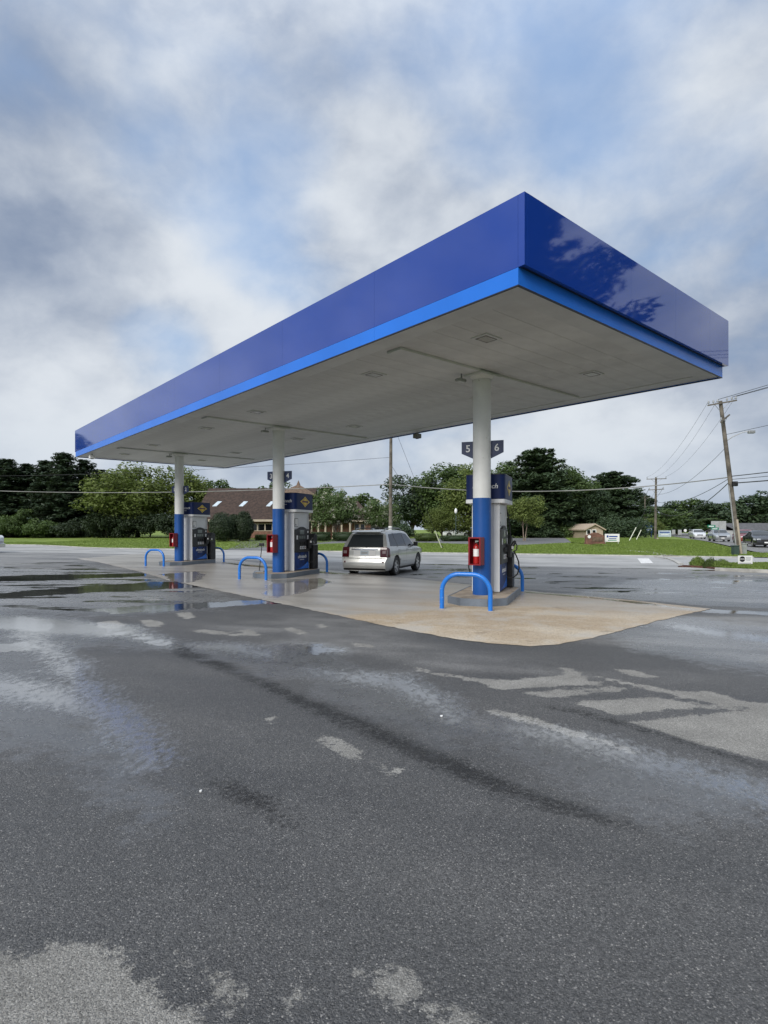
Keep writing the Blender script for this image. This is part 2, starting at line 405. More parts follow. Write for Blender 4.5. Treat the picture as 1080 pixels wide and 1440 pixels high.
def forecourt_material():
    """damp asphalt; 'dry', 'film', 'pool', 'streak' are signed distances (m, + inside) to the patches on it"""
    m = bpy.data.materials.new('forecourt_asphalt'); m.use_nodes = True
    T = NT(m.node_tree); b = T.n['Principled BSDF']; P = T.node('ShaderNodeNewGeometry').outputs['Position']
    dry, film, pool, streak, dark, pale, glaze, zone = (T.attr(k) for k in ('dry', 'film', 'pool', 'streak', 'dark', 'pale', 'glaze', 'zone'))
    e1 = T.math('SUBTRACT', T.noise(P, 7, 5, .65), .5); e2 = T.math('SUBTRACT', T.noise(P, 34, 4, .7), .5); e0 = T.math('SUBTRACT', T.noise(P, 1.3, 4, .6), .5)
    edge = T.math('ADD', T.math('MULTIPLY', e1, .20), T.math('MULTIPLY', e2, .17))
    dm = T.smooth(T.math('ADD', dry, edge), -.012, .022)
    far = T.smooth(T.vmath('LENGTH', P), 4, 14)
    fm = T.smooth(T.math('ADD', film, T.math('ADD', T.math('MULTIPLY', e0, 1.3), T.math('ADD', T.math('MULTIPLY', e1, .9), T.math('MULTIPLY', e2, .6)))), -.25, .28)
    pm = T.smooth(T.math('ADD', pool, T.math('ADD', T.math('MULTIPLY', e0, .85), T.math('MULTIPLY', e1, .5))), -.03, .05)
    sm = T.smooth(T.math('ADD', streak, T.math('ADD', T.math('MULTIPLY', e1, .30), T.math('MULTIPLY', e2, .45))), -.07, .09)
    Pz = T.mapping(P, rot=(0, 0, R(-6)), scale=(.30, 1.25, 1)); zn = T.noise(Pz, 1.15, 6, .62, .4)
    zm = T.math('MULTIPLY', T.smooth(zn, .545, .575), T.smooth(T.math('ADD', zone, T.math('MULTIPLY', e0, 1.5)), -.3, .5))
    pm = T.math('MAXIMUM', pm, zm)
    gn = T.noise(T.mapping(P, rot=(0, 0, R(-35)), scale=(1, .6, 1)), 16, 6, .75)
    gm = T.smooth(T.math('ADD', glaze, T.math('ADD', T.math('MULTIPLY', e0, .5), T.math('ADD', T.math('MULTIPLY', T.math('SUBTRACT', gn, .5), 1.25), T.math('MULTIPLY', e2, .25)))), -.22, .12)
    km = T.smooth(T.math('ADD', dark, T.math('MULTIPLY', e0, .8)), -.5, .5)
    # broad damp/drying variation, stretched the way cars drive
    Pr = T.mapping(P, rot=(0, 0, ALPHA)); broad = T.noise(T.mapping(Pr, scale=(.22, .75, 1)), 1.0, 5, .6)
    # aggregate: two sizes of stone in bitumen
    v1 = T.node('ShaderNodeTexVoronoi'); T.put(v1.inputs['Vector'], P); v1.inputs['Scale'].default_value = 125
    v2 = T.node('ShaderNodeTexVoronoi'); T.put(v2.inputs['Vector'], P); v2.inputs['Scale'].default_value = 240
    r1 = T.xyz(v1.outputs['Color']); r2 = T.xyz(v2.outputs['Color'])
    stone = T.math('MULTIPLY', T.smooth(r1[0], .72, .97), T.smooth(v1.outputs['Distance'], .62, .30))
    stone2 = T.math('MULTIPLY', T.smooth(r2[0], .60, .95), T.smooth(v2.outputs['Distance'], .65, .30))
    white = T.math('MULTIPLY', T.smooth(r1[1], .990, .995), T.smooth(v1.outputs['Distance'], .5, .25))
    damp = T.mix(T.smooth(broad, .34, .66), (.044, .0437, .043), (.076, .0745, .072))
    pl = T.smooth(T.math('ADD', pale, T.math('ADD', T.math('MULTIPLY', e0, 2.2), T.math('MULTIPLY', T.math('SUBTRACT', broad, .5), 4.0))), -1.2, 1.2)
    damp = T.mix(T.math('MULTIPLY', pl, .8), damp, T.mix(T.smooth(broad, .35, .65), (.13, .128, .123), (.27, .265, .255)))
    damp = T.mix(T.math('MULTIPLY', stone, .7), damp, T.mix(r1[2], (.14, .135, .127), (.27, .255, .235)))
    damp = T.mix(T.math('MULTIPLY', stone2, .6), damp, (.19, .185, .18))
    dryc = T.mix(T.smooth(T.noise(P, 2.2, 4), .3, .7), (.25, .243, .225), (.33, .32, .295))
    dryc = T.mix(T.math('MULTIPLY', stone, .55), dryc, T.mix(r1[2], (.25, .24, .22), (.40, .385, .36)))
    dryc = T.mix(T.math('MULTIPLY', T.smooth(r2[1], .70, .95), .55), dryc, (.085, .083, .08))
    col = T.mix(dm, damp, dryc)
    grain = T.math('MULTIPLY', T.fmix(r1[2], .45, 1.50), T.fmix(r2[2], .50, 1.45))
    col = T.vmath('SCALE', col, scale=T.fmix(T.math('MULTIPLY', dm, .55), T.fmix(T.smooth(T.vmath('LENGTH', P), 3, 14), grain, 1.0), 1.0))
    col = T.mix(T.math('MULTIPLY', white, .8), col, (.44, .43, .40))
    col = T.mix(T.math('MULTIPLY', km, .45), col, T.mix(.5, col, (.012, .012, .013)))
    wetm = T.math('MAXIMUM', T.math('MULTIPLY', fm, .15), T.math('MAXIMUM', pm, T.math('MULTIPLY', sm, .85)))
    col = T.mix(T.math('MULTIPLY', wetm, .72), col, (.012, .0125, .0135))
    T.put(b.inputs['Base Color'], col)
    rough = T.fmix(T.smooth(broad, .3, .7), .50, .66)
    rough = T.fmix(dm, rough, .85)
    rough = T.fmix(fm, rough, T.fmix(T.smooth(e1, -.15, .15), .36, .24))
    rough = T.fmix(sm, rough, .55)
    rough = T.fmix(gm, rough, .13); T.put(b.inputs['Coat Weight'], T.math('MULTIPLY', gm, .75)); b.inputs['Coat Roughness'].default_value = .12; b.inputs['Coat IOR'].default_value = 1.7
    rough = T.fmix(pm, rough, .035)
    T.put(b.inputs['Roughness'], rough); b.inputs['IOR'].default_value = 2.3
    T.put(b.inputs['Specular IOR Level'], T.fmix(gm, T.fmix(fm, T.fmix(dm, T.fmix(sm, .22, .05), .04), .65), 1.0))
    h = T.math('ADD', T.math('MULTIPLY', T.smooth(v1.outputs['Distance'], .75, .1), .7), T.math('MULTIPLY', T.smooth(v2.outputs['Distance'], .75, .1), .5))
    flat = T.math('MAXIMUM', T.math('MAXIMUM', pm, T.math('MULTIPLY', gm, .93)), T.math('MULTIPLY', fm, .65))
    bs = T.fmix(flat, .85, .015)
    nb = T.bump(h, bs, .0045)
    nb = T.bump(T.noise(P, 3.0, 3), T.fmix(pm, .10, .012), .05, nb)
    T.put(b.inputs['Normal'], nb)
    return m
M['forecourt'] = forecourt_material()

def concrete_material():
    m = bpy.data.materials.new('pad_concrete'); m.use_nodes = True
    T = NT(m.node_tree); b = T.n['Principled BSDF']; P = T.node('ShaderNodeNewGeometry').outputs['Position']
    pool, film, worn = T.attr('pool'), T.attr('film'), T.attr('worn')
    e0 = T.math('SUBTRACT', T.noise(P, .9, 5, .6), .5); e1 = T.math('SUBTRACT', T.noise(P, 6, 5, .65), .5)
    Pr = T.mapping(P, rot=(0, 0, ALPHA)); broad = T.noise(T.mapping(Pr, scale=(.16, .8, 1)), 1.1, 6, .65)
    pm = T.smooth(T.math('ADD', pool, T.math('ADD', T.math('MULTIPLY', e0, .7), T.math('MULTIPLY', e1, .12))), -.03, .10)
    fm = T.smooth(T.math('ADD', film, T.math('ADD', T.math('MULTIPLY', e0, 1.6), T.math('MULTIPLY', T.math('SUBTRACT', broad, .5), 2.6))), -.5, .6)
    v1 = T.node('ShaderNodeTexVoronoi'); T.put(v1.inputs['Vector'], P); v1.inputs['Scale'].default_value = 48
    r = T.xyz(v1.outputs['Color'])
    base = T.mix(T.smooth(T.math('ADD', T.math('MULTIPLY', e0, .8), broad), .36, .66), (.42, .335, .235), (.57, .495, .385))
    peb = T.mix(r[0], (.12, .075, .04), (.58, .45, .30))
    base = T.mix(T.math('MULTIPLY', T.smooth(v1.outputs['Distance'], .7, .35), .5), base, peb)
    base = T.mix(T.math('MULTIPLY', T.smooth(e0, .0, .16), .65), base, (.44, .415, .375))
    base = T.mix(T.math('MULTIPLY', T.smooth(T.noise(P, 2.6, 6, .7), .52, .66), .40), base, (.50, .47, .42))
    base = T.mix(T.math('MULTIPLY', T.smooth(T.noise(P, 1.7, 5, .7), .58, .72), .5), base, (.12, .09, .06))
    wm = T.smooth(T.math('ADD', worn, T.math('ADD', T.math('MULTIPLY', e0, 3.0), T.math('MULTIPLY', T.math('SUBTRACT', broad, .5), 5))), -1.6, 1.2)
    base = T.mix(T.math('MULTIPLY', wm, .85), base, T.mix(T.smooth(broad, .38, .6), (.24, .23, .215), (.44, .425, .395)))
    wet = T.math('MAXIMUM', pm, T.math('MULTIPLY', fm, .75))
    T.put(b.inputs['Base Color'], T.mix(T.math('MULTIPLY', wet, .42), base, (.12, .10, .08)))
    rough = T.fmix(fm, .66, .33); rough = T.fmix(pm, rough, .07)
    T.put(b.inputs['Roughness'], rough); b.inputs['Specular IOR Level'].default_value = .5
    T.put(b.inputs['Normal'], T.bump(T.smooth(v1.outputs['Distance'], .8, .1), T.fmix(wet, .4, .02), .004))
    return m
M['concrete'] = concrete_material()

# ------------------------------------------------------------------ ground sheets
def sdf(P, poly):
    """signed distance of points P (N,2) to a polygon, + inside"""
    poly = np.asarray(poly, float); d = np.full(len(P), 1e9); ins = np.zeros(len(P), bool)
    for a, b in zip(poly, np.roll(poly, -1, 0)):
        e = b-a; t = np.clip(((P-a)@e)/(e@e+1e-12), 0, 1); d = np.minimum(d, np.linalg.norm(P-(a+t[:, None]*e), axis=1))
        c = ((a[1] > P[:, 1]) != (b[1] > P[:, 1])); ins ^= c & (P[:, 0] < (b[0]-a[0])*(P[:, 1]-a[1])/(b[1]-a[1]+1e-12)+a[0])
    return np.where(ins, d, -d)
def px_poly(pts): return np.array([G(*p) for p in pts])
def masks(P, polys):
    out = np.full(len(P), -3.0)
    for pl in polys: out = np.maximum(out, sdf(P, px_poly(pl)))
    return np.clip(out, -3, 3)
def add_attr(me, name, vals):
    a = me.attributes.new(name, 'FLOAT', 'POINT'); a.data.foreach_set('value', np.ascontiguousarray(vals, np.float32))
def band(pts, w):
    """polygon round a pixel polyline; w = half thickness in pixels at each point"""
    w = w if hasattr(w, '__len__') else [w]*len(pts)
    return [(x, y-k) for (x, y), k in zip(pts, w)]+[(x, y+k) for (x, y), k in list(zip(pts, w))[::-1]]
DRY = [
    [(-40,1338),(28,1346),(60,1336),(90,1318),(130,1330),(160,1342),(190,1368),(210,1385),(222,1405),(262,1412),(285,1432),(300,1450),(300,1520),(-60,1520)],
    [(240,1337),(262,1345),(285,1364),(312,1378),(345,1398),(362,1418),(352,1424),(325,1408),(300,1393),(270,1372),(246,1350)],
    [(405,1388),(420,1388),(425,1398),(415,1425),(406,1428),(398,1405)],
    [(515,1352),(524,1352),(522,1362),(508,1372)],
    [(530,1366),(560,1360),(585,1375),(592,1390),(580,1405),(552,1420),(533,1405),(520,1385),(513,1372)],
    [(598,1405),(620,1412),(650,1418),(678,1436),(690,1452),(600,1452),(592,1425)],
    [(372,1008),(388,1008),(393,1016),(378,1019)],
    [(440,1030),(470,1038),(498,1048),(512,1064),(500,1070),(470,1056),(446,1044)],
    [(524,1070),(545,1077),(566,1083),(563,1090),(542,1085),(526,1076)],
    [(335,886),(352,885),(366,892),(364,897),(342,892)],
    [(394,881),(412,882),(432,890),(428,894),(408,889)],
    [(442,876),(454,877),(462,882),(450,884)], [(488,902),(510,905),(534,909),(520,911),(496,908)],
    [(666,953),(720,956),(780,950),(800,945),(846,952),(900,962),(960,972),(1000,972),(1040,985),(1110,992),(1110,1078),(1040,1062),(980,1046),(920,1026),(868,1012),(850,1000),(800,988),(740,975),(690,968)],
    [(672,996),(690,996),(730,1004),(760,1012),(800,1024),(836,1036),(900,1058),(890,1060),(800,1034),(740,1016),(690,1004)],
    [(570,935),(600,941),(640,950),(636,953),(590,944)], [(782,938),(800,939),(815,944),(800,945)], [(860,940),(890,942),(925,952),(915,955),(880,949)],
    [(630,948),(660,952),(700,958),(690,962),(650,956)],
    [(268,884),(300,886),(340,892),(338,895),(300,892),(270,888)],
    [(195,873),(215,871),(232,876),(225,882),(205,881)], [(245,860),(268,861),(276,868),(262,871),(250,866)],
    [(135,875),(165,872),(178,880),(160,885),(138,883)], [(200,840),(222,840),(228,846),(206,847)],
]
WETCUT = [  # wet tyre prints crossing the dry patch
    band([(716,972),(780,968),(850,966)], [2.5]*3), band([(770,985),(830,980),(900,976),(950,978)], [3,5,5,2]),
    band([(840,1012),(900,1008),(960,1002),(1052,996)], [3,6,5,2]), band([(826,953),(880,966),(940,980),(1000,990)], [3,3,3,2]),
]
STREAK = [
    band([(240,908),(300,930),(360,955),(420,985),(480,1008),(540,1035),(600,1062),(680,1095),(760,1125),(840,1148),(908,1166)], [11,9,7,8,10,12,14,13,10,7,3]),
    band([(300,1095),(340,1118),(380,1138),(414,1156)], [6,14,11,3]),
    band([(760,990),(850,1010),(960,1042),(1080,1080)], [2,3,3,3]),
]
FILM = [
    [(-60,858),(60,862),(130,880),(200,890),(245,905),(245,916),(190,912),(120,908),(70,930),(100,975),(150,1030),(190,1075),(230,1130),(170,1120),(90,1060),(30,1045),(-60,1060)],
    [(395,905),(470,912),(520,945),(590,965),(650,990),(655,1020),(610,1045),(540,1010),(470,975),(410,935)],
    [(690,1010),(760,1022),(840,1050),(940,1080),(1090,1115),(1090,1175),(960,1150),(860,1120),(780,1090),(720,1050),(690,1025)],
    [(255,905),(330,905),(400,915),(430,935),(400,955),(330,935)],
    [(860,872),(960,868),(1090,880),(1090,945),(1000,935),(900,915),(850,890)],
    [(760,836),(900,815),(1090,815),(1090,855),(1000,852),(880,842)],
    [(-60,800),(130,800),(240,820),(330,842),(300,858),(140,866),(-60,858)],
]
POOL = [
    [(140,859),(200,852),(300,847),(386,841),(388,847),(300,855),(210,861),(150,865)],
    [(-30,836),(60,829),(130,823),(225,818),(286,818),(290,825),(250,828),(150,832),(60,838),(-30,843)],
    [(-30,812),(80,808),(200,806),(215,810),(100,815),(-30,819)],
    [(360,848),(372,842),(470,845),(380,850)],
    [(-20,868),(40,866),(90,880),(60,888),(-20,884)], [(150,885),(200,888),(243,906),(242,914),(200,905),(160,893)],
    [(-20,906),(30,904),(52,910),(30,916),(-20,914)],
    [(880,843),(940,850),(1000,856),(1090,861),(1090,866),(1000,862),(960,858)],
    [(892,880),(912,878),(918,881),(905,884)], [(915,812),(950,814),(930,817)], [(420,910),(445,908),(468,914),(450,922),(425,918)],
]
DARKS = [[(-60,815),(60,812),(150,840),(110,860),(60,852),(20,840),(-60,838)], [(60,920),(120,940),(135,985),(90,985),(60,960)], [(-60,1350),(1200,1350),(1200,1500),(-60,1500)]]  # last patch darkens the near foreground in colour, for its weaker sky reflection
GLAZE = [band([(-30,874),(60,880),(120,884),(180,888),(243,908)], [9,11,8,8,5]), band([(20,885),(60,905),(90,935),(120,970),(160,1010),(215,1060)], [10,12,10,12,15,16]),
         band([(-30,960),(60,975),(115,990)], [14,14,8]), band([(430,945),(500,952),(560,962),(610,985),(640,1010)], [3,5,8,9,5]), band([(400,914),(440,912),(468,915)], [3,5,2]),
         band([(700,1018),(760,1032),(840,1050),(940,1080)], [3,6,6,4]), band([(255,908),(330,912),(385,922)], [2,6,4]), band([(960,1085),(1040,1110),(1100,1130)], [3,4,4]), band([(950,880),(1010,890),(1090,900)], [3,4,4])]
ZONE = [[(-60,793),(100,789),(300,830),(335,848),(140,870),(-60,868)], [(760,800),(1140,792),(1140,838),(900,838),(760,826)], [(430,780),(760,790),(760,815),(600,812)]]
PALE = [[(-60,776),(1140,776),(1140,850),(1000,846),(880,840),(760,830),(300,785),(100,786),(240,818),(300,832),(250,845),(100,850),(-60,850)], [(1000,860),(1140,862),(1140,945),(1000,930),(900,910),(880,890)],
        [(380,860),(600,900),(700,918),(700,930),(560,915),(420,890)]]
ROAD_NEAR, ROAD_FAR = 27.5, 40.0
def make_forecourt():
    ys = [-14.0, -6, -2, 0, .8]
    while ys[-1] < 52: ys.append(ys[-1]+max(.05, .021*ys[-1]))
    xs = [0.0]
    while xs[-1] < 62: xs.append(xs[-1]+max(.075, .024*xs[-1]))
    xs = np.array([-v for v in xs[:0:-1]]+xs); ys = np.array(ys)
    X, Y = np.meshgrid(xs, ys); nx = len(xs); v = np.c_[X.ravel(), Y.ravel(), gh(X, Y).ravel()]
    i = (np.arange(len(ys)-1)[:, None]*nx+np.arange(nx-1)).ravel(); f = np.c_[i, i+1, i+nx+1, i+nx]
    me = arr_mesh('forecourt', v, f); P = v[:, :2]
    dry = masks(P, DRY); cut = masks(P, WETCUT); dry = np.minimum(dry, -cut)
    add_attr(me, 'dry', dry); add_attr(me, 'film', masks(P, FILM)); add_attr(me, 'pool', masks(P, POOL))
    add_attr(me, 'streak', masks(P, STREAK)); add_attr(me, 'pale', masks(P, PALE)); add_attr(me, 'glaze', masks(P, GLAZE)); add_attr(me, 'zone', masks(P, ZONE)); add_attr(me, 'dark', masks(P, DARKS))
    bm = bmesh.new(); bm.from_mesh(me)
    bmesh.ops.bisect_plane(bm, geom=bm.verts[:]+bm.edges[:]+bm.faces[:], plane_co=(*(RN*ROAD_NEAR), 0), plane_no=(*RN, 0), clear_outer=True)
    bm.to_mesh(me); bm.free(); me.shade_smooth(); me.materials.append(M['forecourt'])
    tag(link(bpy.data.objects.new('forecourt', me)), kind='structure')
make_forecourt()
def sheet(name, poly, m, off, step=1.5, thick=0.0, kind='structure', attrs=None, parent=None):
    """flat polygon on plan, cut into a grid and laid on the ground"""
    poly = np.asarray(poly, float)
    bm = bmesh.new(); vs_ = [bm.verts.new((x, y, 0)) for x, y in poly]; bm.faces.new(vs_); bmesh.ops.triangulate(bm, faces=bm.faces[:])
    lo, hi = poly.min(0), poly.max(0)
    for ax in (0, 1):
        n = int(min(90, (hi[ax]-lo[ax])/step))
        for k in range(1, n+1):
            c = lo[ax]+(hi[ax]-lo[ax])*k/(n+1); co = [0, 0, 0]; no = [0, 0, 0]; co[ax] = c; no[ax] = 1
            bmesh.ops.bisect_plane(bm, geom=bm.verts[:]+bm.edges[:]+bm.faces[:], plane_co=co, plane_no=no)
    bmesh.ops.recalc_face_normals(bm, faces=bm.faces)
    if sum(f.normal.z for f in bm.faces) < 0: bmesh.ops.reverse_faces(bm, faces=bm.faces)
    if thick:
        r = bmesh.ops.extrude_face_region(bm, geom=bm.faces[:])
        top = [g for g in r['geom'] if isinstance(g, bmesh.types.BMVert)]
        for v in bm.verts: v.co.z = -1
        for v in top: v.co.z = 0
        bmesh.ops.recalc_face_normals(bm, faces=bm.faces)
    for v in bm.verts:
        low = thick and v.co.z < -.5
        v.co.z = float(gh(v.co.x, v.co.y))+off-(thick if low else 0)
    me = bpy.data.meshes.new(name); bm.to_mesh(me); bm.free(); me.materials.append(m)
    if attrs:
        co = np.empty(len(me.vertices)*3, np.float32); me.vertices.foreach_get('co', co); P = co.reshape(-1, 3)[:, :2].astype(float)
        for k, polys in attrs.items(): add_attr(me, k, masks(P, polys))
    o = link(bpy.data.objects.new(name, me), parent)
    return tag(o, kind=kind)
def pq(p, q): return RU*p+RN*q
def PQ(*pts): return np.array([pq(*t) for t in pts])
# base earth to the horizon
def make_ground():
    r = np.concatenate([[0.01], np.geomspace(6, 1500, 46)]); a = np.linspace(0, 2*np.pi, 73)[:-1]
    Rr, A = np.meshgrid(r, a, indexing='ij'); X = Rr*np.sin(A); Y = Rr*np.cos(A)
    v = np.c_[X.ravel(), Y.ravel(), (gh(X, Y)-.12).ravel()]
    i, j = np.meshgrid(np.arange(len(r)-1), np.arange(72), indexing='ij'); i = i.ravel(); j = j.ravel(); k = (j+1) % 72
    me = arr_mesh('ground', v, np.c_[i*72+j, (i+1)*72+j, (i+1)*72+k, i*72+k]); me.materials.append(M['lawn'])
    tag(link(bpy.data.objects.new('ground', me)), kind='structure')
make_ground()
PAD = [(108,786),(140,791),(200,805),(240,817),(300,829),(380,846),(470,865),(560,884),(640,899),(700,906),(745,909),(775,907.5),(810,902),(850,893),(900,880),(950,867),(985,860),(1000,856.5),
       (940,850),(880,843.5),(820,838),(760,832.5),(600,816),(450,800.5),(330,788),(230,779)]
def ragged(poly, step=.11, amp=.014, seed=3):
    rnd = random.Random(seed); out = []
    for a, b in zip(poly, np.roll(poly, -1, 0)):
        n = max(1, int(np.linalg.norm(b-a)/step))
        for k in range(n): out.append(a+(b-a)*k/n+np.array([rnd.gauss(0, amp), rnd.gauss(0, amp)])*(1 if 0 < k else .5))
    return np.array(out)
PAD_W = ragged(px_poly(PAD))
sheet('concrete_pad', PAD_W, M['concrete'], .005, step=.32, attrs={
    'pool': [[(380,816),(450,813),(470,818),(420,836),(380,842),(365,836)], [(225,808),(280,803),(290,810),(270,822),(240,819)], [(700,829),(760,832.5),(880,844),(985,858),(940,855),(850,844),(740,834)],
             [(300,790),(420,800),(500,808),(470,808),(350,797)]],
    'worn': [[(80,770),(560,800),(640,822),(600,840),(520,850),(440,872),(80,810)]],
    'film': [[(90,780),(200,805),(300,829),(400,850),(520,868),(600,862),(620,850),(720,850),(840,862),(950,862),(1000,856),(760,832),(500,800),(200,776)]]})
sheet('main_road', PQ((-120, ROAD_NEAR), (140, ROAD_NEAR), (140, ROAD_FAR), (-120, ROAD_FAR)), M['road'], .0, step=2)
# verges beyond the road, with a concrete lip along the carriageway
DW0, DW1 = -28.5, -22.3
sheet('lawn_west', np.array([*PQ((-140, ROAD_FAR+.3), (DW0, ROAD_FAR+.3)), G(338, 764.5), G(318, 760), G(300, 757.2), *PQ((-60, 150), (-200, 160))]), M['lawn'], .035, step=3)
sheet('driveway', np.array([*PQ((DW0-1.5, ROAD_FAR), (DW1+1.5, ROAD_FAR)), G(448, 768), G(500, 765), G(600, 765.5), G(660, 767.5), G(730, 768.3), G(803, 763), G(794, 756.6), G(640, 757), G(500, 758), G(400, 758.6), G(318, 758.8), G(330, 766)]), M['lot'], .015, step=2)
sheet('lawn_middle', np.array([*PQ((DW1, ROAD_FAR+.3), (8.4, ROAD_FAR+.3)), G(800, 763.5), G(730, 767), G(660, 765.7), G(600, 763.6), G(500, 763.5), G(447, 765.5)]), M['lawn'], .040, step=2)
for nm, a, b in (('road_edge', -120, DW0-.2), ('road_edge', DW1+.1, 9.0)):
    o = sheet(nm, PQ((a, ROAD_FAR-.12), (b, ROAD_FAR-.12), (b, ROAD_FAR+.28), (a, ROAD_FAR+.28)), M['kerb'], .05, step=2, thick=.15)
SIDE_E = [G(1030, 769), G(944, 754)]
sd = (SIDE_E[1]-SIDE_E[0]); sd /= np.linalg.norm(sd); sn = np.array([sd[1], -sd[0]])
S0 = SIDE_E[0]-sd*18
sheet('lawn_east', np.array([*PQ((8.5, ROAD_FAR+.3), (22.5, ROAD_FAR+.3)), S0+sd*6-sn*.4, S0+sd*170-sn*.4, pq(-10, 200), G(794, 756.4), G(803, 762.8)]), M['lawn'], .030, step=3)
sheet('side_road', np.array([S0-sd*14, S0+sd*260, S0+sd*260+sn*12, S0-sd*14+sn*14]), M['far_road'], .02, step=3)
sheet('lawn_far_east', np.array([S0+sn*14.5+sd*2, S0+sd*260+sn*12.5, S0+sd*260+sn*200, S0+sn*200]), M['lawn'], .03, step=6)
# frontage strip with kerb on the station side of the road
FR = px_poly([(1016,802),(1095,805.5),(1095,794.5),(1040,795),(1000,796)])
sheet('frontage_strip', FR, M['lawn'], .10, step=.6, thick=.2)
k0, k1 = G(1013, 803), G(1110, 807)
kd = (k1-k0)/np.linalg.norm(k1-k0); kn = np.array([-kd[1], kd[0]])
sheet('kerb', np.array([k0-kd*.2, k1+kd*9, k1+kd*9+kn*.16, k0-kd*.2+kn*.16]), M['kerb'], .125, step=.8, thick=.25)
for pts, nm in (([(896,785.5),(912,785.5),(919,792.5),(902,792.8)], 'stop_bar'),):
    sheet(nm, px_poly(pts), M['paint_road'], .012, step=1)
def px_strip(name, pts, w, m, off, thick=0):
    c = np.array([G(*p) for p in pts]); t = np.gradient(c, axis=0); t /= np.linalg.norm(t, axis=1)[:, None]; n = np.c_[-t[:, 1], t[:, 0]]
    return sheet(name, np.r_[c+n*w, (c-n*w)[::-1]], m, off, step=1.2, thick=thick)
px_strip('entrance_kerb', [(922,783.5),(932,784.5),(942,786.5),(950,789.5),(957.5,794)], .11, M['kerb'], .05, .15)
px_strip('footpath', [(884,775.2),(898,775.8),(915,777.6),(932,780.2),(945,783)], .45, M['walk'], .05, .12)
px_strip('bed_edge', [(962,797),(975,798),(992,798.8),(1012,801)], .10, M['mulch'], .08, .2)

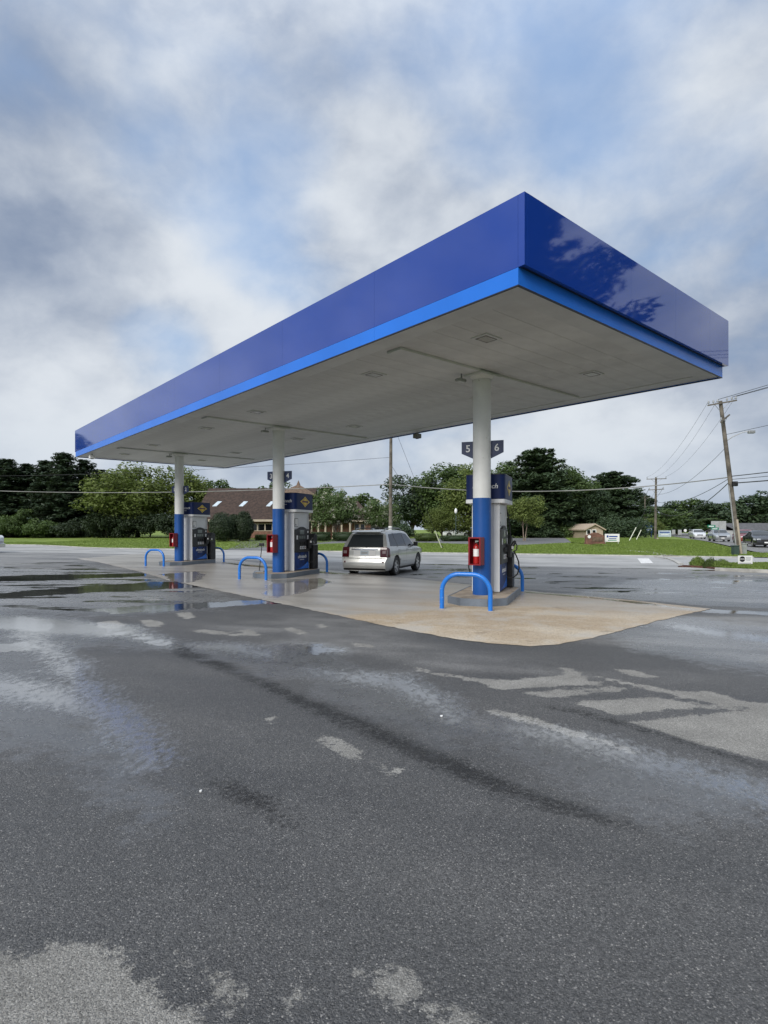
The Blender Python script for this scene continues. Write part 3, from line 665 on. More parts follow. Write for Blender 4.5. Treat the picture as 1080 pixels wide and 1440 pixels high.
# ------------------------------------------------------------------ canopy
LT, WD = 24.0, 7.16
Z_TOP, Z_DARK, Z_SOF = 5.92, 4.965, 4.735
COLS = [(3.08, 3.227+8.283*k) for k in range(3)]           # (s, t) in the canopy frame
def canopy_pt(s, t): return C0+CW*s+CL*t
def make_canopy():
    c = thing('canopy', 'long flat blue fuel canopy on three round columns over the pumps', 'canopy', (C0[0], C0[1], 0), PHI)
    g = .003
    # dark upper fascia, in panels
    cuts = [-.05, .055, 3.03, 6.08, 9.13, 12.18, 15.23, 18.28, 21.33, LT-.06, LT+.05]
    for a, b in zip(cuts, cuts[1:]):
        MB().box(0, .05, a+g/2, b-g/2, Z_DARK, Z_TOP).build('fascia_panel', M['fascia'], c)
        MB().box(WD, WD+.05, a+g/2, b-g/2, Z_DARK, Z_TOP).build('fascia_panel', M['fascia'], c)
    for a, b in zip([.053, 2.9, 4.6, 6.2], [2.9, 4.6, 6.2, WD-.003]):
        for t0 in (-.05, LT):
            MB().box(a+g/2, b-g/2, t0, t0+.05, Z_DARK, Z_TOP).build('fascia_panel', M['fascia'], c)
    # pale lower band: flush on the long sides, set back at the ends
    for a, b in zip([.05, 3.03, 9.13, 15.23, 21.33], [3.03, 9.13, 15.23, 21.33, LT-.05]):
        MB().box(.0, .04, a+g/2, b-g/2, Z_SOF, Z_DARK-.004).build('lower_band', M['band'], c)
        MB().box(WD-.04, WD+.0, a+g/2, b-g/2, Z_SOF, Z_DARK-.004).build('lower_band', M['band'], c)
    for t0 in (.052, LT-.092):
        MB().box(.042, WD-.042, t0, t0+.04, Z_SOF, Z_DARK+.05).build('lower_band', M['band'], c)
    m = MB()
    m.box(-.003, .03, .05, LT-.05, Z_SOF-.016, Z_SOF-.002); m.box(WD-.03, WD+.003, .05, LT-.05, Z_SOF-.016, Z_SOF-.002)
    m.box(.032, WD-.032, .048, .08, Z_SOF-.016, Z_SOF-.002); m.box(.032, WD-.032, LT-.08, LT-.048, Z_SOF-.016, Z_SOF-.002)
    m.build('edge_strip', M['lip'], c)
    for t0 in (-.045, LT-.05): MB().box(.055, WD-.055, t0, t0+.095, Z_DARK+.004, Z_DARK+.03).build('fascia_return', M['lip'], c)
    MB().box(.06, WD-.06, .1, LT-.1, Z_TOP-.30, Z_TOP-.22).build('roof_deck', M['galv'], c)
    # soffit: border trays and metal pans running across
    zb = Z_SOF+.012; bd = .46
    for x0, x1, y0, y1 in ((.045, bd, .10, LT-.10), (WD-bd, WD-.045, .10, LT-.10), (bd+.002, WD-bd-.002, .10, bd), (bd+.002, WD-bd-.002, LT-bd, LT-.10)):
        MB().box(x0, x1, y0, y1, zb, zb+.03).build('soffit_border', M['soffit_trim'], c)
    n = 56; L = LT-2*bd-.01; w = L/n; rnd = random.Random(4)
    me = None
    for i in range(n):
        y = bd+.005+w*i
        if me is None:
            o = MB().box(bd+.004, WD-bd-.004, .0, w-.005, 0, .03).build('soffit_pan', M['soffit'], c, bevel=.003); me = o.data
        else:
            o = bpy.data.objects.new('soffit_pan', me); link(o, c)
            b = o.modifiers.new('bevel', 'BEVEL'); b.width = .003; b.segments = 2; b.limit_method = 'ANGLE'
        o.location = (0, y, zb+.014+rnd.uniform(-.0012, .0012))
    MB().box(bd, WD-bd, bd, LT-bd, zb+.06, zb+.08).build('soffit_backing', M['light_frame'], c)
    # cross beams at the columns, columns
    for s, t in COLS:
        MB().box(.62, WD-.62, t-.19, t+.19, Z_SOF-.022, zb+.012).build('cross_beam', M['soffit_trim'], c, bevel=.006)
        co = MB().lathe([(.185, .14), (.185, Z_SOF-.05)], 40, c=(s, t, 0)).build('column', M['col_white'], c, smooth=40)
        MB().lathe([(.192, .10), (.192, 2.145), (.186, 2.15)], 40, c=(s, t, 0)).build('blue_sleeve', M['col_blue'], co, smooth=40)
        MB().box(s-.30, s+.30, t-.24, t+.24, Z_SOF-.06, Z_SOF-.024).build('mounting_plate', M['soffit_trim'], co, bevel=.006)
        MB().lathe([(.20, Z_SOF-.13), (.25, Z_SOF-.061)], 24, c=(s, t, 0)).build('collar', M['col_white'], co, smooth=40)
    # recessed lights
    for s in (1.42, 4.85):
        for t in (1.75, 4.75, 9.85, 13.2, 18.1, 21.6):
            q = MB().box(s-.21, s+.21, t-.17, t+.17, zb-.004, zb+.016).build('soffit_light', M['soffit_trim'], c, bevel=.003)
            f = MB(); a, b, k = .14, .105, .009
            f.box(s-a-k, s+a+k, t-b-k, t-b, zb-.012, zb-.0042); f.box(s-a-k, s+a+k, t+b, t+b+k, zb-.012, zb-.0042)
            f.box(s-a-k, s-a, t-b, t+b, zb-.012, zb-.0042); f.box(s+a, s+a+k, t-b, t+b, zb-.012, zb-.0042)
            f.build('frame', M['light_frame'], q)
            MB().box(s-a, s+a, t-b, t+b, zb-.009, zb-.0044).build('lens', M['lens'], q)
    return c
make_canopy()

# numbered flags on the columns: two plates each, along the canopy
def flag(col, side, num, label):
    s, t = COLS[col]; p = canopy_pt(s, t)
    o = thing('pump_number_sign', label, 'number sign', (p[0]+RN[0]*.06, p[1]+RN[1]*.06, 2.98), -ALPHA, 'pump number flags on the columns')
    x0, x1 = (-.18, -.44) if side > 0 else (.18, .44)
    MB().yprism([(x0, .0), (x1, .12), (x1, .37), (x0, .37)], -.012, .012).build('plate', M['sign_navy'], o, bevel=.002)
    for z in (.08, .30): MB().box(min(x0*.85, x0*1.1), max(x0*.85, x0*1.1), .013, .035, z, z+.03).build('bracket', M['galv'], o)
    text(num, .21, M['letter'], o, ((x0*.9+x1)/2, -.0145, .215), (R(90), 0, 0), name='numeral')
    text(num, .21, M['letter'], o, ((x0*.9+x1)/2, .0145, .215), (R(90), 0, R(180)), name='numeral')
for k in range(3):
    w = ('nearest', 'middle', 'farthest')[k]
    n0, n1 = (('5', '6'), ('3', '4'), ('1', '2'))[k]
    flag(k, 1, n0, f'navy pump number {n0} flag, left of the {w} canopy column')
    flag(k, -1, n1, f'navy pump number {n1} flag, right of the {w} canopy column')

# ------------------------------------------------------------------ pump islands
def col_xy(k): return canopy_pt(*COLS[k])
ISL = -ALPHA
WHICH = ('nearest', 'middle', 'farthest')
def make_island(k):
    p = col_xy(k); z = float(gh(*p))
    o = thing('pump_island', f'raised concrete pump island with grey steel skirt under the {WHICH[k]} pump', 'pump island', (p[0], p[1], z), ISL, 'pump islands')
    def oct_(w, y0, y1, c): return [(-w+c, y0), (w-c, y0), (w, y0+c), (w, y1-c), (w-c, y1), (-w+c, y1), (-w, y1-c), (-w, y0+c)]
    MB().prism(oct_(.585, -.87, 2.02, .33), -.05, .145).build('slab', M['island_top'], o, bevel=.008)
    outer, inner = oct_(.60, -.885, 2.035, .335), oct_(.57, -.855, 2.005, .325)
    m = MB(); n = 8
    vs_ = [(x, y, z_) for z_ in (-.04, .15) for x, y in outer]+[(x, y, z_) for z_ in (.15, .10) for x, y in inner]
    fs = []
    for i in range(n):
        j = (i+1) % n
        fs += [(i, j, n+j, n+i), (n+i, n+j, 2*n+j, 2*n+i), (2*n+i, 2*n+j, 3*n+j, 3*n+i)]
    m.add(vs_, fs).build('steel_skirt', M['steel_trim'], o)
for k in range(3): make_island(k)

def make_hoop():
    o = thing('guard_hoop', 'hoop', 'guard hoop')
    w, h, r = .455, .665, .043; rc = .33
    pts = [(-w, 0, -.08), (-w, 0, .15)]
    for i in range(11): a = R(180-9*i); pts.append((-w+rc+rc*math.cos(a), 0, h-rc+rc*math.sin(a)))
    for i in range(11): a = R(90-9*i); pts.append((w-rc+rc*math.cos(a), 0, h-rc+rc*math.sin(a)))
    pts += [(w, 0, .15), (w, 0, -.08)]
    MB().tube(pts, r, 16).build('pipe', M['hoop'], o, smooth=50)
    for x in (-w, w): MB().lathe([(.066, -.02), (.066, .004), (.046, .012)], 18, c=(x, 0, 0)).build('floor_collar', M['walk'], o)
    return o
hoop0 = make_hoop(); first = True
for k in range(3):
    p = col_xy(k)
    for u, n, txt in ((-.04, -1.42, 'near'), (.10, 2.38, 'far')):
        q = p+RU*u+RN*n; o = hoop0 if first else copy_tree(hoop0); first = False
        o.location = (q[0], q[1], float(gh(*q))); o.rotation_euler = (0, 0, ISL)
        tag(o, f'blue steel guard hoop at the {txt} end of the {WHICH[k]} pump island', 'guard hoop', 'blue guard hoops')

# ------------------------------------------------------------------ dispensers; local x across the island, y along it
def make_dispenser():
    o = thing('fuel_dispenser', 'pump', 'fuel pump')
    D, Y0, Y1 = .30, .47, 1.50; z0 = .147
    def rr(w, y0, y1, r, n=5):
        P = []
        for cx, cy, a0 in ((w-r, y0+r, -90), (w-r, y1-r, 0), (-w+r, y1-r, 90), (-w+r, y0+r, 180)):
            for i in range(n+1): a = R(a0+90*i/n); P.append((cx+r*math.cos(a), cy+r*math.sin(a)))
        return P
    MB().box(-D+.04, D-.04, Y0+.05, Y1-.05, z0, 2.06).build('cabinet', M['pump_silver'], o, bevel=.01)
    # end panels: ribbed light metal with raised corner strips
    for ya, yb, sg in ((Y0, Y0+.05, -1), (Y1-.05, Y1, 1)):
        e = MB().box(-D+.02, D-.02, ya+.004, yb, z0+.01, 2.06).build('end_panel', M['pump_silver'], o, bevel=.006)
        for x0, x1 in ((-D, -D+.13), (D-.13, D)):
            y2 = ya-.02 if sg < 0 else yb+.02
            MB().box(x0, x1, min(y2, ya+.02), max(y2, yb-.02), z0+.005, 2.065).build('corner_strip', M['pump_grey'], e, bevel=.012)
        MB().box(-.07, .07, (ya-.008 if sg < 0 else yb-.01), (ya+.01 if sg < 0 else yb+.008), z0+.02, 2.06).build('rib', M['pump_grey'], e, bevel=.004)
    for sg in (-1, 1):
        def bx(x0, x1, *r):
            a, b = sorted((sg*x0, sg*x1)); return MB().box(a, b, *r)
        rot = (R(90), 0, R(90) if sg > 0 else R(-90))
        # lower door with graphics
        d = bx(D-.05, D+.012, Y0+.03, Y1-.03, z0+.02, .74).build('lower_door', M['pump_blue'], o, bevel=.008)
        pts = [(Y0+.05, .20)] + [(Y0+.05+(.90)*i/10, .20+.24*(i/10)**2.2) for i in range(11)] + [(Y1-.05, .20)]
        MB().xprism(pts[::1], sg*(D+.0125), sg*(D+.0150)).build('swoosh', M['band'], d)
        text('ultratech', .155, M['letter'], d, (sg*(D+.0155), (Y0+Y1)/2, .60), rot, .25, sx=1.05)
        MB().box(*sorted((sg*(D+.0125), sg*(D+.015))), Y0+.36, Y0+.66, .495, .508).build('underline', M['letter'], d)
        # black working face
        b = bx(D-.05, D+.03, Y0+.01, Y1-.01, .745, 1.50).build('bezel', M['black'], o, bevel=.012)
        arch = [(Y0+.22, 1.50)] + [(Y0+.22+.60*i/12, 1.50+.085*math.sin(math.pi*i/12)) for i in range(13)] + [(Y1-.21, 1.50)]
        MB().xprism(arch[1:-1], sg*(D-.04), sg*(D+.028)).build('bezel_arch', M['black'], b)
        bx(D+.031, D+.036, Y0+.33, Y0+.62, 1.34, 1.48).build('display', M['screen'], b)
        for i in range(3): bx(D+.031, D+.037, Y0+.28+.15*i, Y0+.40+.15*i, 1.19, 1.29).build('price_display', M['screen'], b)
        bx(D+.031, D+.037, Y0+.10, Y0+.19, 1.17, 1.30).build('card_reader', M['pump_grey'], b)
        bx(D+.031, D+.037, Y0+.84, Y0+.92, 1.17, 1.30).build('keypad', M['pump_grey'], b)
        bx(D+.031, D+.035, Y0+.85, Y0+.93, 1.38, 1.45).build('sticker', M['white'], b)
        for i in range(3):
            q = bx(D+.031, D+.038, Y0+.34+.15*i, Y0+.44+.15*i, .845, .945).build('grade_button', (M['white'], M['letter'], M['white'])[i], b, bevel=.01)
            bx(D+.0385, D+.040, Y0+.37+.15*i, Y0+.41+.15*i, .87, .92).build('grade_mark', M['navy'] if i < 2 else M['red'], q)
        for i in range(3): bx(D+.031, D+.06, Y0+.35+.15*i, Y0+.43+.15*i, .99, 1.10).build('grade_flap', M['rubber'], b, bevel=.008)
        # nozzle in its holster at the outer end, hose looping down
        hx = sg*(D+.085); ny = Y1-.13
        MB().box(*sorted((sg*(D+.03), sg*(D+.12))), ny-.07, ny+.09, .86, 1.16).build('holster', M['black'], o, bevel=.012)
        nz = MB()
        nz.tube([(hx, ny, 1.02), (hx+sg*.05, ny+.02, 1.10), (hx+sg*.10, ny+.03, 1.20), (hx+sg*.12, ny+.05, 1.23)], [.035, .045, .04, .03], 10)
        nz.tube([(hx+sg*.115, ny+.04, 1.22), (hx+sg*.16, ny+.05, 1.13), (hx+sg*.15, ny+.05, 1.03), (hx+sg*.09, ny+.03, 1.0)], [.014]*4, 8)
        nozzle = nz.build('nozzle', M['black'], o, smooth=50)
        MB().box(*sorted((hx+sg*.05, hx+sg*.09)), ny-.055, ny+.01, 1.05, 1.12).build('nozzle_tag', M['white'], nozzle, bevel=.006)
        ctl = [(.09, .03, 1.0), (.14, .07, .90), (.19, .10, .76), (.20, .12, .60), (.16, .12, .47), (.08, .10, .40), (-.02, .06, .38), (-.10, .02, .42)]
        hs = [(hx+sg*a_, ny+b_, c_) for a_, b_, c_ in ctl]
        hs2 = [(hx-sg*.02, ny+.07, 1.16), (hx+sg*.0, ny+.12, 1.4), (hx-sg*.03, ny+.14, 1.7), (hx-sg*.10, ny+.12, 2.06)]
        MB().tube(hs2, .014, 8).build('hose_riser', M['rubber'], o, smooth=60)
        MB().tube(hs, .0155, 8).build('hose', M['rubber'], o, smooth=60)
        # upper panel with a small framed notice
        up = bx(D-.06, D-.02, Y0+.03, Y1-.03, 1.52, 2.05).build('upper_panel', M['pump_silver'], o, bevel=.006)
        bx(D-.019, D-.010, Y0+.06, Y0+.28, 1.585, 1.86).build('notice_frame', M['black'], up)
        bx(D-.0098, D-.007, Y0+.075, Y0+.265, 1.60, 1.845).build('notice', M['white'], up)
        bx(D-.0068, D-.005, Y0+.10, Y0+.15, 1.62, 1.67).build('notice_mark', M['navy'], up)
    # topper sign: rounded box with pale tray below
    MB().prism(rr(.43, Y0-.13, Y1+.12, .10), 2.065, 2.145).build('topper_tray', M['pump_grey'], o, smooth=30)
    tp = MB().prism(rr(.425, Y0-.125, Y1+.115, .12), 2.147, 2.665).build('topper', M['pump_navy'], o, smooth=30)
    MB().prism(rr(.43, Y0-.13, Y1+.12, .12), 2.667, 2.685).build('topper_cap', M['lip'], tp, smooth=30)
    for sg in (-1, 1):
        rot = (R(90), 0, R(90) if sg > 0 else R(-90)); x = sg*.4265; yc = (Y0+Y1)/2
        dm_ = [(yc-.33, 2.41), (yc-.13, 2.50), (yc, 2.585), (yc+.13, 2.50), (yc+.33, 2.41), (yc+.13, 2.32), (yc, 2.235), (yc-.13, 2.32)]
        lg = MB().xprism(dm_, x-sg*.001, x+sg*.003).build('diamond_logo', M['yellow'], tp)
        di = [(y_*.0+yc+(y_-yc)*.78, 2.41+(z_-2.41)*.80) for y_, z_ in dm_]
        MB().xprism(di, x+sg*.0032, x+sg*.0045).build('diamond_inner', M['navy'], lg)
        dj = [(yc+(y_-yc)*.70, 2.41+(z_-2.41)*.70) for y_, z_ in dm_]
        MB().xprism(dj, x+sg*.0047, x+sg*.0060).build('diamond_face', M['yellow'], lg)
        MB().xprism([(yc-.20, 2.385), (yc+.10, 2.385), (yc+.10, 2.36), (yc+.20, 2.41), (yc+.10, 2.46), (yc+.10, 2.435), (yc-.20, 2.435)] if sg > 0 else
                    [(yc+.20, 2.385), (yc-.10, 2.385), (yc-.10, 2.36), (yc-.20, 2.41), (yc-.10, 2.46), (yc-.10, 2.435), (yc+.20, 2.435)],
                    x+sg*.0062, x+sg*.0075).build('arrow', M['red'], lg)
        text('SUNOCO', .085, M['navy'], lg, (x+sg*.0078, yc, 2.41), rot, .15, sx=1.05)
    for ye, rz in ((Y0-.1265, 0), (Y1+.1165, 180)):
        text('ultratech', .145, M['letter'], tp, (0, ye, 2.42), (R(90), 0, R(rz)), .25, sx=1.05)
        ya, yb = (ye, ye+.002) if rz == 0 else (ye-.002, ye)
        MB().box(-.16, .10, ya, yb, 2.30, 2.312).build('underline', M['letter'], tp)
    # waste bin stand bolted at the far end belongs to its own thing
    return o
disp0 = make_dispenser()
DL = ('white and navy fuel pump with numbers 5 and 6 overhead, nearest the camera',
      'white and navy fuel pump behind the middle column, yellow diamond on top',
      'white and navy fuel pump at the far left end of the canopy')
for k in range(3):
    p = col_xy(k); o = disp0 if k == 0 else copy_tree(disp0)
    o.location = (p[0], p[1], float(gh(*p))); o.rotation_euler = (0, 0, ISL); tag(o, DL[k], 'fuel pump', 'fuel pumps under the canopy')
def make_bin():
    o = thing('waste_bin', 'bin', 'waste bin')
    MB().prism([(-.42, 1.60), (.42, 1.60), (.42, 1.96), (-.42, 1.96)], .147, .98).build('body', M['black'], o, bevel=.02)
    h = MB().xprism([(1.59, .99), (1.97, .99), (1.97, 1.30), (1.80, 1.36), (1.59, 1.12)], -.38, .38).build('hood', M['black'], o, bevel=.015)
    for sg in (-1, 1):
        MB().box(*sorted((sg*.381, sg*.386)), 1.68, 1.76, 1.02, 1.10).build('towel', M['white'], h)
        MB().box(*sorted((sg*.421, sg*.426)), 1.66, 1.90, .84, .94).build('flap', M['rubber'], o)
    return o
bin0 = make_bin()
for k in range(3):
    p = col_xy(k); o = bin0 if k == 0 else copy_tree(bin0)
    o.location = (p[0], p[1], float(gh(*p))); o.rotation_euler = (0, 0, ISL)
    tag(o, f'black waste bin with towel hood behind the {WHICH[k]} fuel pump', 'waste bin', 'waste bins on the islands')
# fire extinguisher boxes on the columns
def make_box():
    o = thing('extinguisher_cabinet', 'box', 'extinguisher box')
    m = MB(); w, h, d = .13, .57, .19
    m.box(-w, w, .0, .012, 0, h)
    for a in ((-w, -w+.012, -d, 0, 0, h), (w-.012, w, -d, 0, 0, h), (-w+.012, w-.012, -d, 0, 0, .012), (-w+.012, w-.012, -d, 0, h-.012, h)): m.box(*a)
    m.build('case', M['red'], o, bevel=.003)
    f = MB(); k = .028
    f.box(-w-.004, w+.004, -d-.012, -d-.001, 0, k); f.box(-w-.004, w+.004, -d-.012, -d-.001, h-k, h)
    f.box(-w-.004, -w+k, -d-.012, -d-.001, k, h-k); f.box(w-k, w+.004, -d-.012, -d-.001, k, h-k)
    f.build('door_frame', M['red'], o, bevel=.002)
    e = MB().lathe([(.0, .03), (.062, .03), (.066, .05), (.066, .36), (.05, .40), (.022, .42), (.022, .45)], 20, c=(0, -.09, 0)).build('extinguisher', M['red_dark'], o, smooth=40)
    MB().lathe([(.0665, .18), (.0665, .33)], 20, c=(0, -.09, 0)).build('paper_label', M['white'], e, smooth=60)
    MB().tube([(-.01, -.12, .45), (.04, -.13, .47), (.06, -.11, .40), (.07, -.10, .25)], .01, 8).build('nozzle_hose', M['black'], e)
    MB().box(-.02, .05, -.11, -.07, .45, .50).build('handle', M['chrome'], e)
    return o
box0 = make_box(); BD = np.array([-.53, -.848])
for k in range(3):
    p = col_xy(k)+BD*.196; o = box0 if k == 0 else copy_tree(box0)
    o.location = (p[0], p[1], .77); o.rotation_euler = (0, 0, math.atan2(BD[1], BD[0])+R(90))
    tag(o, f'red fire extinguisher cabinet hung on the {WHICH[k]} blue column', 'extinguisher box', 'fire extinguisher cabinets')
# squeegee standing at the near end of the middle island
q = G(362, 811); o = thing('squeegee', 'long squeegee with black head leaning up beside the middle guard hoop', 'squeegee', (q[0], q[1]+.3, float(gh(*q))))
MB().box(-.16, .16, -.11, .11, .0, .17).build('bucket', M['steel_trim'], o, bevel=.02)
MB().tube([(-.02, 0, .05), (.08, 0, .98)], .013, 8).build('handle', M['black'], o)
MB().box(-.01, .15, -.03, .03, .96, 1.06).build('head', M['black'], o, bevel=.01); MB().tube([(.0, 0, 1.0), (-.09, 0, .93)], .012, 8).build('blade', M['rubber'], o)
# small fittings hung under the canopy edge
def floodlight(px, py, s, t, label, m):
    p = canopy_pt(s, t); o = thing('canopy_camera', label, 'camera', (p[0], p[1], Z_SOF-.02), PHI)
    MB().box(-.03, .03, -.03, .03, -.05, .0).build('mount', M['galv'], o); MB().box(-.11, .11, -.10, .10, -.20, -.05).build('housing', m, o, bevel=.02)
    MB().lathe([(.05, -.215), (.07, -.2005)], 16).build('lens', M['glass_dark'], o)
floodlight(0, 0, WD-.2, 9.2, 'small dark camera box under the far edge of the canopy', M['light_frame'])
floodlight(0, 0, .25, 22.2, 'small white camera under the left front edge of the canopy', M['white'])
for k in range(3):
    s, t = COLS[k]; p = canopy_pt(s-.30, t+.30); o = thing('column_floodlight', f'small grey floodlight at the top of the {WHICH[k]} column', 'floodlight', (p[0], p[1], Z_SOF-.0), PHI, 'floodlights at the column tops')
    MB().box(-.012, .012, -.012, .012, -.09, .02).build('stem', M['galv'], o); MB().box(-.13, .09, -.07, .07, -.15, -.09).build('head', M['cabinet_grey'], o, bevel=.015)
    MB().box(-.11, .07, -.055, .055, -.156, -.1505).build('lens', M['lens'], o)

# ------------------------------------------------------------------ vehicles; local x forward from the rear bumper, y across, z up from the ground
def interp(x, tab):
    return float(np.interp(x, [a for a, _ in tab], [b for _, b in tab]))
class Car:
    def __init__(s, length, roof, rear, front, width, belt=1.0, zb=.22):
        s.L, s.roof, s.rear, s.front, s.width, s.belt, s.zb = length, roof, rear, front, width, belt, zb
    def xr(s, z): return interp(z, s.rear)
    def xf(s, z): return interp(z, s.front)
    def plan(s, x):
        a = min(1, max(0, x/.30)); b = min(1, max(0, (s.L-x)/.75))
        return (1-.11*(1-a)**2.2)*(1-.20*(1-b)**2.2)
    def hw(s, x, z): return interp(z, s.width)*s.plan(x)
    def body(s):
        us = np.r_[0, .004, .012, .028, .05, np.linspace(.08, .92, 42), .95, .972, .988, .997, 1]
        rings = []
        for u in us:
            zt = interp(u*s.L, s.roof); lv = []
            lo = [s.zb, .30, .42, .55, .68, .80, .90, s.belt]
            top = zt-.07
            if zt > s.belt+.15:
                lv = lo+[s.belt+(top-s.belt)*k for k in (.25, .5, .75, 1)]
            else:
                lv = [s.zb+(top-.06-s.zb)*(z-s.zb)/(s.belt-s.zb) for z in lo]+[top-.045, top-.03, top-.015, top]
            P = []
            for z in lv:
                x = s.xr(z)+(s.xf(z)-s.xr(z))*u; P.append((x, s.hw(x, z), z))
            w = P[-1][1]; x0 = P[-1][0]
            for fy, dz in ((.965, .035), (.88, .055), (.62, .075), (.30, .088), (0, .092)):
                x = s.xr(zt)+(s.xf(zt)-s.xr(zt))*u; k = 1-fy; xx = x0+(x-x0)*min(1, k*4)
                P.append((xx, w*fy, zt-.07+dz*.9))
            full = [(x, -y, z) for x, y, z in P]+[(x, y, z) for x, y, z in P[-2::-1]]
            full += [(P[0][0], P[0][1]*.5, s.zb-.02), (P[0][0], -P[0][1]*.5, s.zb-.02)]
            rings.append(full)
        m = MB(); n = len(rings[0])
        for r in rings: m.v += [tuple(p) for p in r]
        for i in range(len(rings)-1):
            for k in range(n): m.f.append((i*n+k, i*n+(k+1) % n, (i+1)*n+(k+1) % n, (i+1)*n+k))
        # end caps as strips between the two sides
        for base in (0, (len(rings)-1)*n):
            h = n-2
            for k in range(h//2):
                a, b = k, h-1-k
                if a+1 < b-1: m.f.append((base+a, base+a+1, base+b-1, base+b))
                elif a+1 == b-1: m.f.append((base+a, base+a+1, base+b))
            m.f.append((base, base+h-1, base+h, base+h+1))
        return m
    def side(s, poly, sg, off=.006, n=8):
        """patch on the flank: poly in (x, z), top/bottom edges sampled"""
        (xa, za), (xb, zb_), (xc, zc), (xd, zd) = poly        # bottom rear, bottom front, top front, top rear
        P = []
        for i in range(n+1):
            t = i/n; row = []
            for j in range(n+1):
                k = j/n; x = (xa+(xb-xa)*k)*(1-t)+(xd+(xc-xd)*k)*t; z = (za+(zb_-za)*k)*(1-t)+(zd+(zc-zd)*k)*t
                row.append((x, sg*(s.hw(x, z)+off), z))
            P.append(row)
        return MB().grid(P)
def wheel(parent, x, y, r, w, rimr):
    sg = 1 if y > 0 else -1
    o = MB().lathe([(rimr, -w/2), (r-.05, -w/2-.008), (r-.012, -w/2+.02), (r, -w/2+.05), (r, w/2-.05), (r-.012, w/2-.02), (r-.05, w/2+.008), (rimr, w/2)], 32, 'y').build('wheel', M['rubber'], parent, smooth=40)
    o.location = (x, y, r)
    d = sg*(w/2-.02)
    MB().lathe([(rimr+.002, d+sg*.02), (rimr-.02, d+sg*.015), (rimr-.03, d-sg*.05), (.0, d-sg*.05)], 28, 'y').build('rim', M['black'], o, smooth=40)
    sp = MB()
    for k in range(6):
        a = 2*math.pi*k/6+.2; ca, sa = math.cos(a), math.sin(a); t = .042
        pr = [(.03, -t*.8), (rimr-.008, -t), (rimr-.008, t), (.03, t*.8)]
        v = []
        for dd in (d-sg*.03, d+sg*.012):
            for rr_, tt in pr: v.append((rr_*ca-tt*sa, dd, rr_*sa+tt*ca))
        sp.add(v, [(0,1,2,3), (4,7,6,5), (0,4,5,1), (1,5,6,2), (2,6,7,3), (3,7,4,0)])
    sp.lathe([(.0, d+sg*.016), (.05, d+sg*.016), (.055, d-sg*.03)], 16, 'y')
    sp.lathe([(rimr-.004, d+sg*.018), (rimr-.022, d+sg*.018), (rimr-.024, d-sg*.01)], 28, 'y')
    sp.build('spokes', M['rim'], o, smooth=40)
    return o
def cut_arches(o, arches):
    m = MB()
    for x, r in arches: 
        for sg in (-1, 1): m.tube([(x, sg*.52, .34), (x, sg*1.3, .34)], r, 36)
    c = m.build('cutter', M['black'], o.parent)
    b = o.modifiers.new('arch', 'BOOLEAN'); b.operation = 'DIFFERENCE'; b.object = c; b.solver = 'EXACT'
    bpy.context.view_layer.update()
    me = bpy.data.meshes.new_from_object(o.evaluated_get(bpy.context.evaluated_depsgraph_get()))
    o.modifiers.clear(); o.data = me; me.shade_smooth(); me.set_sharp_from_angle(angle=R(38))
    cm = c.data; bpy.data.objects.remove(c); bpy.data.meshes.remove(cm)
def rear_patch(C, y0, y1, z0, z1, off=.006, taper=1.0, n=6):
    P = []
    for i in range(n+1):
        z = z0+(z1-z0)*i/n; k = 1+(taper-1)*i/n
        P.append([(C.xr(z)-off, (y0+(y1-y0)*j/n)*k, z) for j in range(n+1)])
    return MB().grid(P)
SUV = dict(length=4.69, roof=[(0,1.56),(.15,1.60),(.5,1.645),(1.2,1.675),(2.0,1.675),(2.5,1.645),(2.85,1.57),(3.45,1.10),(3.6,1.06),(4.2,.985),(4.5,.90),(4.69,.76)],
           rear=[(.2,.10),(.34,.02),(.42,.0),(.62,.0),(.68,.07),(1.0,.10),(1.08,.13),(1.5,.42),(1.6,.48),(1.7,.50)],
           front=[(.2,4.60),(.4,4.69),(.6,4.69),(.8,4.64),(1.0,4.55),(1.7,4.5)],
           width=[(.2,.80),(.30,.87),(.42,.905),(.62,.912),(.80,.912),(.92,.90),(1.0,.885),(1.10,.85),(1.55,.66),(1.70,.58)])
